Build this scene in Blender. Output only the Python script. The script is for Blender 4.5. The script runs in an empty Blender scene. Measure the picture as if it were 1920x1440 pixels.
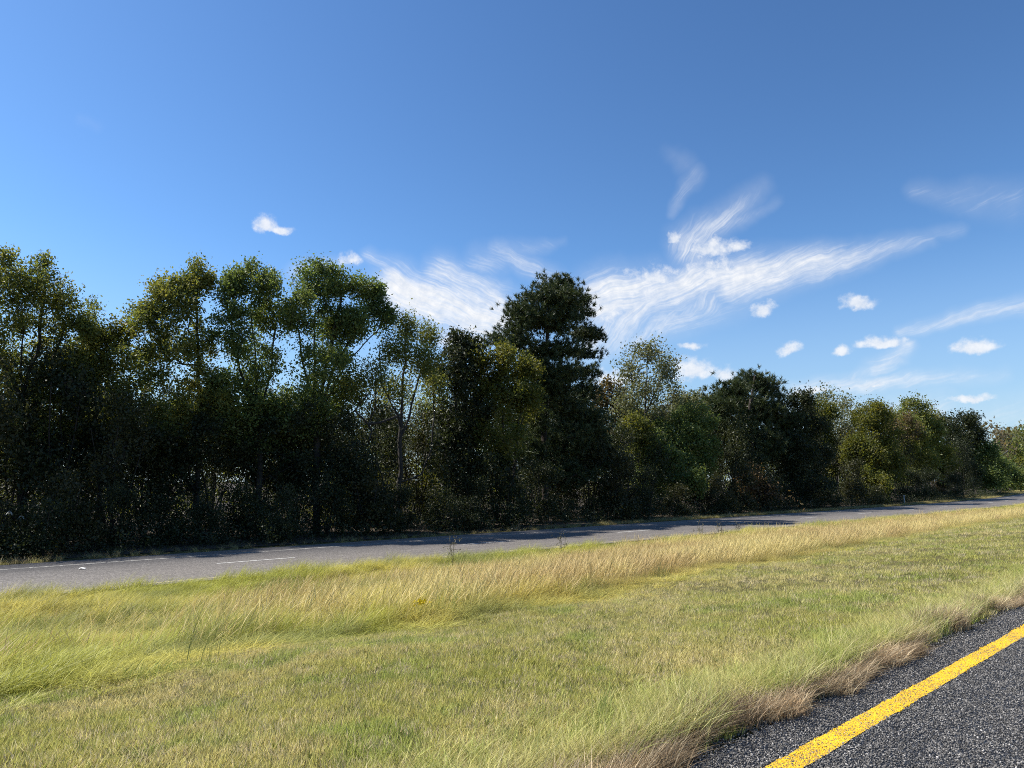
import bpy, math, random
import numpy as np
from mathutils import Vector

random.seed(7)
RNG = np.random.default_rng(7)
scene = bpy.context.scene
COL = scene.collection

# ------------------------------------------------------------------ camera, sky, sun, exposure
F = 1331.0                      # focal length in photo pixels (1920 wide)
PITCH = math.atan(181.0 / F)
CAM_H = 1.7
cam_data = bpy.data.cameras.new('camera')
cam_data.sensor_width = 36.0
cam_data.lens = 36.0 * F / 1920.0
cam_data.clip_start = 0.1
cam_data.clip_end = 6000.0
cam = bpy.data.objects.new('camera', cam_data)
cam.location = (0, 0, CAM_H)
cam.rotation_euler = (math.pi / 2 + PITCH, 0, 0)
COL.objects.link(cam)
scene.camera = cam

SUN_AZ = math.radians(-80.0)    # measured from the view axis (+Y) towards +X
SUN_EL = math.radians(50.0)
SKY_STRENGTH = 0.10
SUN_STRENGTH = 5.0
EXPOSURE = 0.7

to_sun = Vector((math.sin(SUN_AZ) * math.cos(SUN_EL), math.cos(SUN_AZ) * math.cos(SUN_EL), math.sin(SUN_EL)))
sun_data = bpy.data.lights.new('sun', 'SUN')
sun_data.energy = SUN_STRENGTH
sun_data.angle = math.radians(0.53)
sun_data.color = (1.0, 0.95, 0.86)
sun = bpy.data.objects.new('sun', sun_data)
sun.rotation_euler = (-to_sun).to_track_quat('-Z', 'Y').to_euler()
sun.location = (-60, 60, 90)
COL.objects.link(sun)

scene.view_settings.view_transform = 'Standard'
scene.view_settings.look = 'None'
scene.view_settings.exposure = EXPOSURE
scene.view_settings.gamma = 1.0
scene.view_settings.use_curve_mapping = False
try:
    scene.cycles.max_bounces = 6
    scene.cycles.diffuse_bounces = 2
    scene.cycles.glossy_bounces = 2
    scene.cycles.transmission_bounces = 3
    scene.cycles.use_denoising = False
    scene.cycles.filter_width = 1.0
except Exception:
    pass


# ------------------------------------------------------------------ photo geometry helpers
FWD = np.array([0, math.cos(PITCH), math.sin(PITCH)])
UP = np.array([0, -math.sin(PITCH), math.cos(PITCH)])
RIGHT = np.array([1.0, 0, 0])
ROAD_AZ = math.radians(47.22)   # the highway runs off to the right
R2 = np.array([math.sin(ROAD_AZ), math.cos(ROAD_AZ)])
N2 = np.array([-math.cos(ROAD_AZ), math.sin(ROAD_AZ)])


def off(s):
    """the highway bends gently away from the viewer far off"""
    s = np.asarray(s, float)
    a = np.clip(s - 80.0, 0, 100.0)
    return a * a / 1500.0 + np.clip(s - 180.0, 0, None) * (200.0 / 1500.0)


def sd_to_xy(s, d):
    s = np.asarray(s, float)
    d = np.asarray(d, float)
    D = d + off(s)
    return s * R2[0] + D * N2[0], s * R2[1] + D * N2[1]


def xy_to_sd(x, y):
    s = x * R2[0] + y * R2[1]
    return s, x * N2[0] + y * N2[1] - off(s)


PD = [-400, 2.62, 2.95, 4.0, 6.5, 8.5, 10.5, 13.0, 16.0, 19.0, 22.0, 24.0, 33.4, 36.5, 45, 800]
PZ = [0.0, 0.0, 0.03, -0.08, -0.26, -0.42, -0.62, -0.98, -1.36, -1.52, -1.52, -1.5, -1.5, -1.42, -1.35, -1.0]


def ground_z(s, d):
    z = np.interp(d, PD, PZ)
    bump = 0.05 * np.sin(s * 0.55 + d * 0.3) * np.sin(d * 0.7 - s * 0.12) + 0.03 * np.sin(s * 1.3 + 1.1 * d)
    w = np.clip((np.asarray(d) - 3.0) / 3, 0, 1) * np.clip((22.5 - np.asarray(d)) / 3, 0, 1)
    return z + bump * w


def ray(px, py):
    return FWD * F + RIGHT * (px - 960.0) + UP * (720.0 - py)


def at(px, py, d):
    """world point where the line of sight of a photo pixel stands d metres beside the near lane"""
    v = ray(px, py)
    k = v[0] * N2[0] + v[1] * N2[1]
    t = d / k
    for _ in range(12):
        s = t * (v[0] * R2[0] + v[1] * R2[1])
        t = (d + float(off(s))) / k
    return np.array([0, 0, CAM_H]) + v * t


def depth(p):
    return float(p[1] * FWD[1] + (p[2] - CAM_H) * FWD[2])


def ground_at(px, d):
    p = at(px, 905, d)
    s, dd = xy_to_sd(p[0], p[1])
    return np.array([p[0], p[1], float(ground_z(s, dd))])


def ground_hit(px, py):
    """march a line of sight down to the terrain"""
    v = ray(px, py)
    v = v / np.linalg.norm(v)
    t = 1.0
    for _ in range(4000):
        p = np.array([0, 0, CAM_H]) + v * t
        s, d = xy_to_sd(p[0], p[1])
        h = p[2] - float(ground_z(s, d))
        if h < 0.01:
            break
        t += max(0.01, h * 0.5)
        if t > 400:
            break
    return np.array([p[0], p[1], float(ground_z(s, d))])


_perm = np.random.default_rng(3).random((64, 64))


def vnoise(x, y):
    x = np.asarray(x, float); y = np.asarray(y, float)
    xi = np.floor(x).astype(int); yi = np.floor(y).astype(int)
    fx = x - xi; fy = y - yi
    fx = fx * fx * (3 - 2 * fx); fy = fy * fy * (3 - 2 * fy)
    a = _perm[xi % 64, yi % 64]; b = _perm[(xi + 1) % 64, yi % 64]
    c = _perm[xi % 64, (yi + 1) % 64]; e = _perm[(xi + 1) % 64, (yi + 1) % 64]
    return (a * (1 - fx) + b * fx) * (1 - fy) + (c * (1 - fx) + e * fx) * fy


def fbm(x, y):
    return 0.55 * vnoise(x, y) + 0.3 * vnoise(x * 2.1 + 7, y * 2.1 + 3) + 0.15 * vnoise(x * 4.3 + 1, y * 4.3 + 9)


def sstep(a, b, x):
    t = np.clip((x - a) / (b - a), 0, 1)
    return t * t * (3 - 2 * t)


# ------------------------------------------------------------------ object helpers
def tag(o, label=None, cat=None, group=None, kind=None):
    if label: o['label'] = label
    if cat: o['category'] = cat
    if group: o['group'] = group
    if kind: o['kind'] = kind
    return o


def empty(name, loc):
    o = bpy.data.objects.new(name, None)
    o.empty_display_size = 0.3
    o.location = tuple(loc)
    COL.objects.link(o)
    return o


def mesh_from(name, verts, quads=None, tris=None, attrs=None, smooth=False):
    me = bpy.data.meshes.new(name)
    verts = np.asarray(verts, np.float32)
    q = np.zeros((0, 4), np.int32) if quads is None else np.asarray(quads, np.int32).reshape(-1, 4)
    t = np.zeros((0, 3), np.int32) if tris is None else np.asarray(tris, np.int32).reshape(-1, 3)
    me.vertices.add(len(verts))
    me.vertices.foreach_set('co', verts.ravel())
    loops = np.concatenate([q.ravel(), t.ravel()])
    me.loops.add(len(loops))
    me.loops.foreach_set('vertex_index', loops)
    starts = np.concatenate([np.arange(len(q)) * 4, len(q) * 4 + np.arange(len(t)) * 3]).astype(np.int32)
    me.polygons.add(len(starts))
    me.polygons.foreach_set('loop_start', starts)
    me.update(calc_edges=True)
    if smooth:
        me.polygons.foreach_set('use_smooth', np.ones(len(starts), bool))
    for k, v in (attrs or {}).items():
        a = me.attributes.new(k, 'FLOAT', 'POINT')
        a.data.foreach_set('value', np.asarray(v, np.float32))
    return me


def obj(name, me, mat=None, parent=None, loc=None):
    o = bpy.data.objects.new(name, me)
    if mat is not None and len(me.materials) == 0:
        me.materials.append(mat)
    if parent is not None: o.parent = parent
    if loc is not None: o.location = tuple(loc)
    COL.objects.link(o)
    return o


# ------------------------------------------------------------------ node helpers
class NT:
    def __init__(self, tree):
        self.t = tree; self.n = tree.nodes; self.l = tree.links

    def node(self, kind, **kw):
        nd = self.n.new(kind)
        for k, v in kw.items(): setattr(nd, k, v)
        return nd

    def put(self, sock, v):
        if isinstance(v, (int, float)): sock.default_value = v
        elif isinstance(v, (tuple, list)): sock.default_value = v
        else: self.l.new(v, sock)

    def m(self, op, a, b=None, c=None, clamp=False):
        nd = self.n.new('ShaderNodeMath'); nd.operation = op; nd.use_clamp = clamp
        self.put(nd.inputs[0], a)
        if b is not None: self.put(nd.inputs[1], b)
        if c is not None: self.put(nd.inputs[2], c)
        return nd.outputs[0]

    def step(self, a, b, x):
        nd = self.n.new('ShaderNodeMapRange'); nd.interpolation_type = 'SMOOTHSTEP'
        self.put(nd.inputs[0], x)
        self.put(nd.inputs[1], a); self.put(nd.inputs[2], b)
        return nd.outputs[0]

    def noise(self, vec, scale, detail=4, rough=0.55, dist=0.0):
        nd = self.n.new('ShaderNodeTexNoise')
        if vec is not None: self.l.new(vec, nd.inputs['Vector'])
        nd.inputs['Scale'].default_value = scale
        nd.inputs['Detail'].default_value = detail
        nd.inputs['Roughness'].default_value = rough
        nd.inputs['Distortion'].default_value = dist
        return nd

    def ramp(self, fac, stops, interp='LINEAR'):
        nd = self.n.new('ShaderNodeValToRGB')
        cr = nd.color_ramp; cr.interpolation = interp
        while len(cr.elements) < len(stops): cr.elements.new(0.5)
        for e, (p, c) in zip(cr.elements, stops):
            e.position = p; e.color = (*c, 1.0) if len(c) == 3 else c
        self.l.new(fac, nd.inputs[0])
        return nd.outputs[0]

    def mix(self, fac, a, b, mode='MIX'):
        nd = self.n.new('ShaderNodeMix'); nd.data_type = 'RGBA'; nd.blend_type = mode
        self.put(nd.inputs[0], fac)
        self.put(nd.inputs[6], a); self.put(nd.inputs[7], b)
        return nd.outputs[2]

    def xyz(self, x, y, z):
        nd = self.n.new('ShaderNodeCombineXYZ')
        self.put(nd.inputs[0], x); self.put(nd.inputs[1], y); self.put(nd.inputs[2], z)
        return nd.outputs[0]


def new_mat(name):
    m = bpy.data.materials.new(name); m.use_nodes = True
    m.node_tree.nodes.clear()
    t = NT(m.node_tree)
    out = t.node('ShaderNodeOutputMaterial')
    return m, t, out


# ------------------------------------------------------------------ world: clear sky, cirrus and small cumulus at infinity
world = bpy.data.worlds.new('World')
scene.world = world
world.use_nodes = True
wt = NT(world.node_tree)
wt.n.clear()
w_out = wt.node('ShaderNodeOutputWorld')
sky = wt.node('ShaderNodeTexSky', sky_type='NISHITA')
sky.sun_disc = False
sky.sun_elevation = SUN_EL
sky.sun_rotation = SUN_AZ
sky.altitude = 150.0
sky.air_density = 1.0
sky.dust_density = 0.4
sky.ozone_density = 1.6
tc = wt.node('ShaderNodeTexCoord')
sep = wt.node('ShaderNodeSeparateXYZ')
wt.l.new(tc.outputs['Generated'], sep.inputs[0])
DEG = 180.0 / math.pi
w_az = wt.m('MULTIPLY', wt.m('ARCTAN2', sep.outputs[0], sep.outputs[1]), DEG)
w_el = wt.m('MULTIPLY', wt.m('ARCSINE', sep.outputs[2]), DEG)


def azel(px, py):
    v = ray(px, py); v = v / np.linalg.norm(v)
    return math.degrees(math.atan2(v[0], v[1])), math.degrees(math.asin(v[2]))


base_v = wt.xyz(w_az, w_el, 0.0)
warp = wt.noise(base_v, 0.22, 3, 0.6)
wsep = wt.node('ShaderNodeSeparateColor'); wt.l.new(warp.outputs['Color'], wsep.inputs[0])
waz = wt.m('ADD', w_az, wt.m('MULTIPLY', wt.m('SUBTRACT', wsep.outputs[0], 0.5), 2.2))
wel = wt.m('ADD', w_el, wt.m('MULTIPLY', wt.m('SUBTRACT', wsep.outputs[1], 0.5), 1.8))
wfine = wt.noise(base_v, 1.0, 4, 0.6)
fsep = wt.node('ShaderNodeSeparateColor'); wt.l.new(wfine.outputs['Color'], fsep.inputs[0])
waz2 = wt.m('ADD', waz, wt.m('MULTIPLY', wt.m('SUBTRACT', fsep.outputs[0], 0.5), 0.9))
wel2 = wt.m('ADD', wel, wt.m('MULTIPLY', wt.m('SUBTRACT', fsep.outputs[1], 0.5), 0.8))


def streak(angle, lo, hi, stretch=8.0, scale=1.5):
    """fibrous noise drawn out along one direction of the sky"""
    a = math.radians(angle)
    u = wt.m('ADD', wt.m('MULTIPLY', waz, math.cos(a)), wt.m('MULTIPLY', wel, math.sin(a)))
    v = wt.m('SUBTRACT', wt.m('MULTIPLY', wel, math.cos(a)), wt.m('MULTIPLY', waz, math.sin(a)))
    n = wt.noise(wt.xyz(wt.m('MULTIPLY', u, 1.0 / stretch), v, angle * 0.37), scale, 5, 0.56)
    n2 = wt.noise(wt.xyz(wt.m('MULTIPLY', u, 0.6 / stretch), v, angle * 0.11 + 3.0), scale * 3.4, 4, 0.6)
    return wt.m('ADD', wt.m('MULTIPLY', n.outputs[0], 0.55), wt.m('MULTIPLY', n2.outputs[0], 0.45)), lo, hi


def stroke(p0, p1, h0, h1, k):
    """soft tapering band from photo pixel p0 to p1"""
    a0 = np.array(azel(*p0)); a1 = np.array(azel(*p1))
    ln = np.linalg.norm(a1 - a0); dr = (a1 - a0) / ln
    dx = wt.m('SUBTRACT', waz, float(a0[0])); dy = wt.m('SUBTRACT', wel, float(a0[1]))
    u = wt.m('ADD', wt.m('MULTIPLY', dx, float(dr[0])), wt.m('MULTIPLY', dy, float(dr[1])))
    t = wt.m('DIVIDE', u, float(ln), clamp=True)
    ou = wt.m('SUBTRACT', u, wt.m('MULTIPLY', t, float(ln)))
    ov = wt.m('SUBTRACT', wt.m('MULTIPLY', dy, float(dr[0])), wt.m('MULTIPLY', dx, float(dr[1])))
    q = wt.m('SQRT', wt.m('ADD', wt.m('MULTIPLY', ou, ou), wt.m('MULTIPLY', ov, ov)))
    g = DEG / F
    h = wt.m('MULTIPLY_ADD', t, (h1 - h0) * g, h0 * g)
    fade = wt.m('SUBTRACT', 1.0, wt.m('MULTIPLY', wt.m('MULTIPLY', t, t), 0.62 if h1 < h0 * 0.8 else 0.0))
    return wt.m('MULTIPLY', wt.m('MULTIPLY', wt.step(1.0, 0.0, wt.m('DIVIDE', q, h)), k), fade)


def total(parts):
    acc = parts[0]
    for p in parts[1:]: acc = wt.m('MAXIMUM', acc, p)
    return acc


cirrus = []
for (fam, lst) in (
    ((16, 0.36, 0.70), [((1130, 560), (1400, 520), 95, 70, 1.25), ((1380, 525), (1740, 452), 78, 20, 1.2), ((1280, 530), (1560, 490), 60, 34, 1.2),
                        ((1690, 620), (1960, 560), 16, 30, 0.75), ((1580, 722), (1880, 698), 30, 20, 0.85), ((1480, 725), (1700, 712), 24, 30, 0.75),
                        ((1640, 790), (1930, 770), 40, 55, 0.5), ((1480, 780), (1760, 760), 55, 50, 0.6), ((1660, 460), (1800, 430), 18, 20, 0.4),
                        ((1720, 360), (1900, 375), 30, 55, 0.42), ((1700, 645), (1640, 690), 24, 30, 0.8), ((1240, 610), (1420, 560), 60, 40, 0.8)]),
    ((48, 0.40, 0.72), [((1290, 465), (1425, 352), 66, 30, 1.05), ((1290, 455), (1450, 378), 46, 18, 0.85), ((1310, 470), (1330, 570), 70, 60, 0.9), ((1120, 640), (1280, 520), 75, 60, 0.95),
                        ((1265, 400), (1300, 330), 16, 34, 0.55), ((1280, 310), (1245, 280), 36, 20, 0.35), ((1190, 640), (1330, 560), 50, 50, 0.8),
                        ((1600, 710), (1680, 668), 18, 26, 0.75)]),
    ((-24, 0.38, 0.72), [((740, 540), (930, 600), 80, 95, 1.35), ((830, 510), (930, 560), 60, 60, 1.0), ((930, 470), (1055, 540), 30, 40, 0.75),
                         ((690, 480), (840, 560), 26, 40, 0.7), ((900, 500), (1060, 450), 60, 14, 0.62), ((850, 620), (960, 600), 55, 60, 1.0),
                         ((560, 505), (680, 488), 30, 20, 0.8), ((150, 225), (185, 240), 14, 14, 0.12)]),
):
    nz, lo, hi = streak(*fam)
    msk = total([stroke(*s) for s in lst])
    edge = wt.m('SUBTRACT', nz, wt.m('MULTIPLY', wt.m('SUBTRACT', 1.0, msk), 0.40))
    m1 = wt.m('MINIMUM', msk, 1.0)
    fib = wt.m('MULTIPLY', wt.step(lo - 0.14, hi + 0.02, edge), wt.m('POWER', m1, 0.7))
    cirrus.append(wt.m('ADD', wt.m('MULTIPLY', fib, 0.88), wt.m('MULTIPLY', m1, 0.28)))
cir = total(cirrus)
puff_n = wt.noise(base_v, 1.3, 6, 0.62)


def puff(px, py, rx, ry, k=1.0):
    a, e = azel(px, py); g = DEG / F
    dx = wt.m('DIVIDE', wt.m('SUBTRACT', waz2, a), rx * g * 0.9)
    dy0 = wt.m('SUBTRACT', wel2, e)
    dy = wt.m('DIVIDE', dy0, ry * g * 0.9)
    dyb = wt.m('MULTIPLY', wt.m('MINIMUM', dy, 0.0), 0.6)     # flatter underside
    r = wt.m('SQRT', wt.m('ADD', wt.m('MULTIPLY', dx, dx), wt.m('MULTIPLY', wt.m('ADD', dy, dyb), wt.m('ADD', dy, dyb))))
    return wt.m('MULTIPLY', wt.m('SUBTRACT', 1.0, r), k)


pf = total([puff(*p) for p in (
    (497, 420, 30, 24), (524, 432, 26, 12), (1604, 570, 38, 20), (1432, 580, 36, 22, 0.9), (1657, 639, 48, 16), (1583, 653, 24, 13),
    (1476, 652, 28, 18, 0.85), (1826, 654, 42, 18), (1300, 655, 30, 12, 0.75), (1268, 448, 24, 18, 0.9), (1335, 470, 62, 36, 0.8),
    (1380, 465, 34, 18, 0.7), (1300, 700, 62, 30, 0.9), (1360, 706, 30, 24, 0.85), (1815, 745, 40, 10, 0.9), (1640, 720, 40, 10, 0.7),
    (1515, 735, 66, 16, 0.8), (880, 640, 80, 30, 0.8), (1150, 710, 70, 30, 0.8), (655, 488, 30, 20, 0.8), (1220, 520, 90, 36, 0.7), (1190, 545, 80, 45, 0.6), (1340, 515, 100, 44, 0.65), (1150, 590, 60, 45, 0.5), (860, 570, 80, 50, 0.6))])
pfm = wt.step(-0.12, 0.72, wt.m('ADD', pf, wt.m('MULTIPLY', wt.m('SUBTRACT', puff_n.outputs[0], 0.5), 1.15)))
pfm = wt.m('MULTIPLY', pfm, wt.step(-0.35, 0.25, pf))
cover = wt.m('MAXIMUM', wt.m('MULTIPLY', cir, 0.88), wt.m('MULTIPLY', pfm, 0.86), clamp=True)
haze_lo = wt.m('MULTIPLY', wt.step(19.0, 0.0, w_el), 0.66)
bg = wt.node('ShaderNodeBackground'); bg.inputs[1].default_value = SKY_STRENGTH
sk_a = wt.node('ShaderNodeVectorMath', operation='SCALE'); wt.l.new(sky.outputs[0], sk_a.inputs[0]); sk_a.inputs[3].default_value = 0.1
sk_g = wt.node('ShaderNodeGamma'); wt.l.new(sk_a.outputs[0], sk_g.inputs[0]); sk_g.inputs[1].default_value = 1.25
sk_t = wt.node('ShaderNodeVectorMath', operation='MULTIPLY'); wt.l.new(sk_g.outputs[0], sk_t.inputs[0]); sk_t.inputs[1].default_value = (8.2, 10.8, 12.4)
wt.l.new(sk_t.outputs[0], bg.inputs[0])
bgh = wt.node('ShaderNodeBackground'); bgh.inputs[0].default_value = (0.44, 0.57, 0.76, 1); bgh.inputs[1].default_value = 0.62
bgc = wt.node('ShaderNodeBackground')
ccol = wt.ramp(puff_n.outputs[0], [(0.3, (0.74, 0.80, 0.90)), (0.65, (0.97, 0.98, 1.0))])
wt.l.new(ccol, bgc.inputs[0]); bgc.inputs[1].default_value = 0.62
mx0 = wt.node('ShaderNodeMixShader'); wt.l.new(haze_lo, mx0.inputs[0]); wt.l.new(bg.outputs[0], mx0.inputs[1]); wt.l.new(bgh.outputs[0], mx0.inputs[2])
mx1 = wt.node('ShaderNodeMixShader'); wt.l.new(cover, mx1.inputs[0]); wt.l.new(mx0.outputs[0], mx1.inputs[1]); wt.l.new(bgc.outputs[0], mx1.inputs[2])
wt.l.new(mx1.outputs[0], w_out.inputs[0])


# ------------------------------------------------------------------ materials
def leaf_mat(name, stops, trans=0.48, rough=0.55, tcol=(1.25, 1.2, 0.7), spec=0.4):
    m, t, out = new_mat(name)
    a = t.node('ShaderNodeAttribute', attribute_name='var')
    g = t.node('ShaderNodeNewGeometry')
    nz = t.noise(g.outputs['Position'], 0.55, 3, 0.6)
    f = t.m('ADD', t.m('MULTIPLY', a.outputs['Fac'], 0.55), t.m('MULTIPLY', t.m('SUBTRACT', nz.outputs[0], 0.28), 1.0), clamp=True)
    c = t.ramp(f, stops)
    p = t.node('ShaderNodeBsdfPrincipled')
    t.l.new(c, p.inputs['Base Color']); p.inputs['Roughness'].default_value = rough
    p.inputs['Specular IOR Level'].default_value = spec
    tr = t.node('ShaderNodeBsdfTranslucent')
    t.l.new(t.mix(1.0, c, (*tcol, 1), 'MULTIPLY'), tr.inputs[0])
    mx = t.node('ShaderNodeMixShader'); mx.inputs[0].default_value = trans
    t.l.new(p.outputs[0], mx.inputs[1]); t.l.new(tr.outputs[0], mx.inputs[2])
    t.l.new(mx.outputs[0], out.inputs[0])
    return m


def bark_mat(name, c0, c1, sc=9.0):
    m, t, out = new_mat(name)
    g = t.node('ShaderNodeTexCoord')
    mp = t.node('ShaderNodeMapping'); mp.inputs['Scale'].default_value = (1, 1, 0.25)
    t.l.new(g.outputs['Object'], mp.inputs[0])
    n = t.noise(mp.outputs[0], sc, 5, 0.65)
    p = t.node('ShaderNodeBsdfPrincipled'); p.inputs['Roughness'].default_value = 0.9
    t.l.new(t.ramp(n.outputs[0], [(0.3, c0), (0.7, c1)]), p.inputs['Base Color'])
    b = t.node('ShaderNodeBump'); b.inputs['Strength'].default_value = 0.6; b.inputs['Distance'].default_value = 0.03
    t.l.new(n.outputs[0], b.inputs['Height']); t.l.new(b.outputs[0], p.inputs['Normal'])
    t.l.new(p.outputs[0], out.inputs[0])
    return m


M = {}
M['olive'] = leaf_mat('leaf_olive', [(0.0, (0.066, 0.092, 0.024)), (0.45, (0.150, 0.175, 0.042)), (0.8, (0.240, 0.226, 0.055)), (1.0, (0.334, 0.251, 0.062))])
M['green'] = leaf_mat('leaf_green', [(0.0, (0.062, 0.094, 0.034)), (0.5, (0.125, 0.172, 0.050)), (0.9, (0.209, 0.230, 0.062)), (1.0, (0.312, 0.272, 0.062))])
M['dark'] = leaf_mat('leaf_dark', [(0.0, (0.017, 0.024, 0.009)), (0.6, (0.034, 0.044, 0.014)), (1.0, (0.061, 0.062, 0.020))], trans=0.35)  # own tone of the dark trees; elsewhere it paints the understory's shade
M['yellow'] = leaf_mat('leaf_yellow', [(0.0, (0.055, 0.075, 0.018)), (0.45, (0.115, 0.128, 0.024)), (0.8, (0.185, 0.168, 0.030)), (1.0, (0.25, 0.18, 0.034))], trans=0.5)
M['grey'] = leaf_mat('leaf_grey', [(0.0, (0.087, 0.104, 0.052)), (0.5, (0.160, 0.171, 0.080)), (1.0, (0.246, 0.217, 0.102))], trans=0.4)
M['brown'] = leaf_mat('leaf_brown', [(0.0, (0.07, 0.058, 0.030)), (0.5, (0.135, 0.105, 0.048)), (1.0, (0.19, 0.125, 0.055))], trans=0.4)
M['russet'] = leaf_mat('leaf_russet', [(0.0, (0.06, 0.046, 0.022)), (0.5, (0.13, 0.078, 0.036)), (1.0, (0.15, 0.125, 0.04))], trans=0.4)
M['pine'] = leaf_mat('pine_needle', [(0.0, (0.027, 0.041, 0.016)), (0.5, (0.051, 0.070, 0.024)), (1.0, (0.089, 0.103, 0.035))], trans=0.22, rough=0.5)
M['shade_green'] = leaf_mat('leaf_shade_green', [(0.0, (0.017, 0.024, 0.009)), (0.5, (0.036, 0.046, 0.014)), (1.0, (0.072, 0.072, 0.022))], trans=0.35)  # green leaf darkened: the understory's shade is put into its colour
M['shade_olive'] = leaf_mat('leaf_shade_olive', [(0.0, (0.020, 0.024, 0.009)), (0.5, (0.043, 0.046, 0.014)), (1.0, (0.086, 0.072, 0.022))], trans=0.35)  # olive leaf with painted-in shade, for understory and deeper trees
M['bark'] = bark_mat('bark_brown', (0.012, 0.010, 0.008), (0.036, 0.030, 0.024))
M['bark_grey'] = bark_mat('bark_grey', (0.06, 0.055, 0.048), (0.16, 0.145, 0.125))
M['bark_pine'] = bark_mat('bark_pine', (0.014, 0.010, 0.008), (0.045, 0.030, 0.022), 5.0)


def ground_mat():
    m, t, out = new_mat('soil_and_thatch')
    g = t.node('ShaderNodeNewGeometry')
    n1 = t.noise(g.outputs['Position'], 0.35, 5, 0.6)
    n2 = t.noise(g.outputs['Position'], 22.0, 5, 0.7)
    c1 = t.ramp(n1.outputs[0], [(0.3, (0.105, 0.10, 0.036)), (0.55, (0.15, 0.132, 0.05)), (0.75, (0.19, 0.155, 0.07))])
    c = t.mix(t.m('MULTIPLY', n2.outputs[0], 0.8), c1, (0.055, 0.048, 0.024, 1))
    p = t.node('ShaderNodeBsdfPrincipled'); p.inputs['Roughness'].default_value = 0.95
    p.inputs['Specular IOR Level'].default_value = 0.1
    t.l.new(c, p.inputs['Base Color'])
    b = t.node('ShaderNodeBump'); b.inputs['Distance'].default_value = 0.05
    t.l.new(n2.outputs[0], b.inputs['Height']); t.l.new(b.outputs[0], p.inputs['Normal'])
    t.l.new(p.outputs[0], out.inputs[0])
    return m


def asphalt_mat(name, dark, light, chip, grain, warm):
    m, t, out = new_mat(name)
    g = t.node('ShaderNodeNewGeometry')
    vo = t.node('ShaderNodeTexVoronoi'); vo.inputs['Scale'].default_value = grain
    t.l.new(g.outputs['Position'], vo.inputs['Vector'])
    wide = t.noise(g.outputs['Position'], 0.35, 5, 0.65)
    mp = t.node('ShaderNodeMapping'); mp.inputs['Rotation'].default_value = (0, 0, ROAD_AZ - math.pi / 2)
    t.l.new(g.outputs['Position'], mp.inputs[0])
    mp2 = t.node('ShaderNodeMapping'); mp2.inputs['Scale'].default_value = (0.03, 1.2, 1)
    t.l.new(mp.outputs[0], mp2.inputs[0])
    lanes = t.noise(mp2.outputs[0], 1.0, 4, 0.6)
    sepc = t.node('ShaderNodeSeparateColor'); t.l.new(vo.outputs['Color'], sepc.inputs[0])
    c = t.ramp(sepc.outputs[0], [(0.0, dark), (0.6, light), (0.92, chip), (1.0, chip)])
    c = t.mix(t.m('MULTIPLY', wide.outputs[0], 0.45), c, (*warm, 1))
    c = t.mix(t.m('MULTIPLY', t.step(0.35, 0.75, lanes.outputs[0]), 0.45), c, (dark[0] * 0.75, dark[1] * 0.75, dark[2] * 0.78, 1))
    p = t.node('ShaderNodeBsdfPrincipled'); p.inputs['Roughness'].default_value = 0.78
    p.inputs['Specular IOR Level'].default_value = 0.3
    t.l.new(c, p.inputs['Base Color'])
    b = t.node('ShaderNodeBump'); b.inputs['Strength'].default_value = 0.8; b.inputs['Distance'].default_value = 0.006
    t.l.new(t.m('SUBTRACT', 1.0, vo.outputs['Distance']), b.inputs['Height']); t.l.new(b.outputs[0], p.inputs['Normal'])
    t.l.new(p.outputs[0], out.inputs[0])
    return m


def paint_mat(name, col, worn, grain, amount):
    m, t, out = new_mat(name)
    g = t.node('ShaderNodeNewGeometry')
    n = t.noise(g.outputs['Position'], grain, 3, 0.7)
    n2 = t.noise(g.outputs['Position'], 2.5, 3, 0.6)
    f = t.step(amount - 0.05, amount + 0.05, t.m('ADD', n.outputs[0], t.m('MULTIPLY', t.m('SUBTRACT', n2.outputs[0], 0.5), 0.25)))
    p = t.node('ShaderNodeBsdfPrincipled'); p.inputs['Roughness'].default_value = 0.7
    t.l.new(t.mix(f, (*worn, 1), (*col, 1)), p.inputs['Base Color'])
    t.l.new(p.outputs[0], out.inputs[0])
    return m


def inst_mat(name, trans, rough, var_gain=0.5, spec=0.3):
    """colour comes from each clump's own tint, varied blade by blade"""
    m, t, out = new_mat(name)
    a = t.node('ShaderNodeAttribute', attribute_name='tint'); a.attribute_type = 'INSTANCER'
    v = t.node('ShaderNodeAttribute', attribute_name='var')
    br = t.m('ADD', 1.0 - var_gain * 0.5, t.m('MULTIPLY', v.outputs['Fac'], var_gain))
    sc = t.node('ShaderNodeVectorMath', operation='SCALE')
    t.l.new(a.outputs['Color'], sc.inputs[0]); t.l.new(br, sc.inputs[3])
    p = t.node('ShaderNodeBsdfPrincipled'); p.inputs['Roughness'].default_value = rough
    p.inputs['Specular IOR Level'].default_value = spec
    t.l.new(sc.outputs[0], p.inputs['Base Color'])
    if trans > 0:
        tr = t.node('ShaderNodeBsdfTranslucent'); t.l.new(sc.outputs[0], tr.inputs[0])
        mx = t.node('ShaderNodeMixShader'); mx.inputs[0].default_value = trans
        t.l.new(p.outputs[0], mx.inputs[1]); t.l.new(tr.outputs[0], mx.inputs[2])
        t.l.new(mx.outputs[0], out.inputs[0])
    else:
        t.l.new(p.outputs[0], out.inputs[0])
    return m


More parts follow.
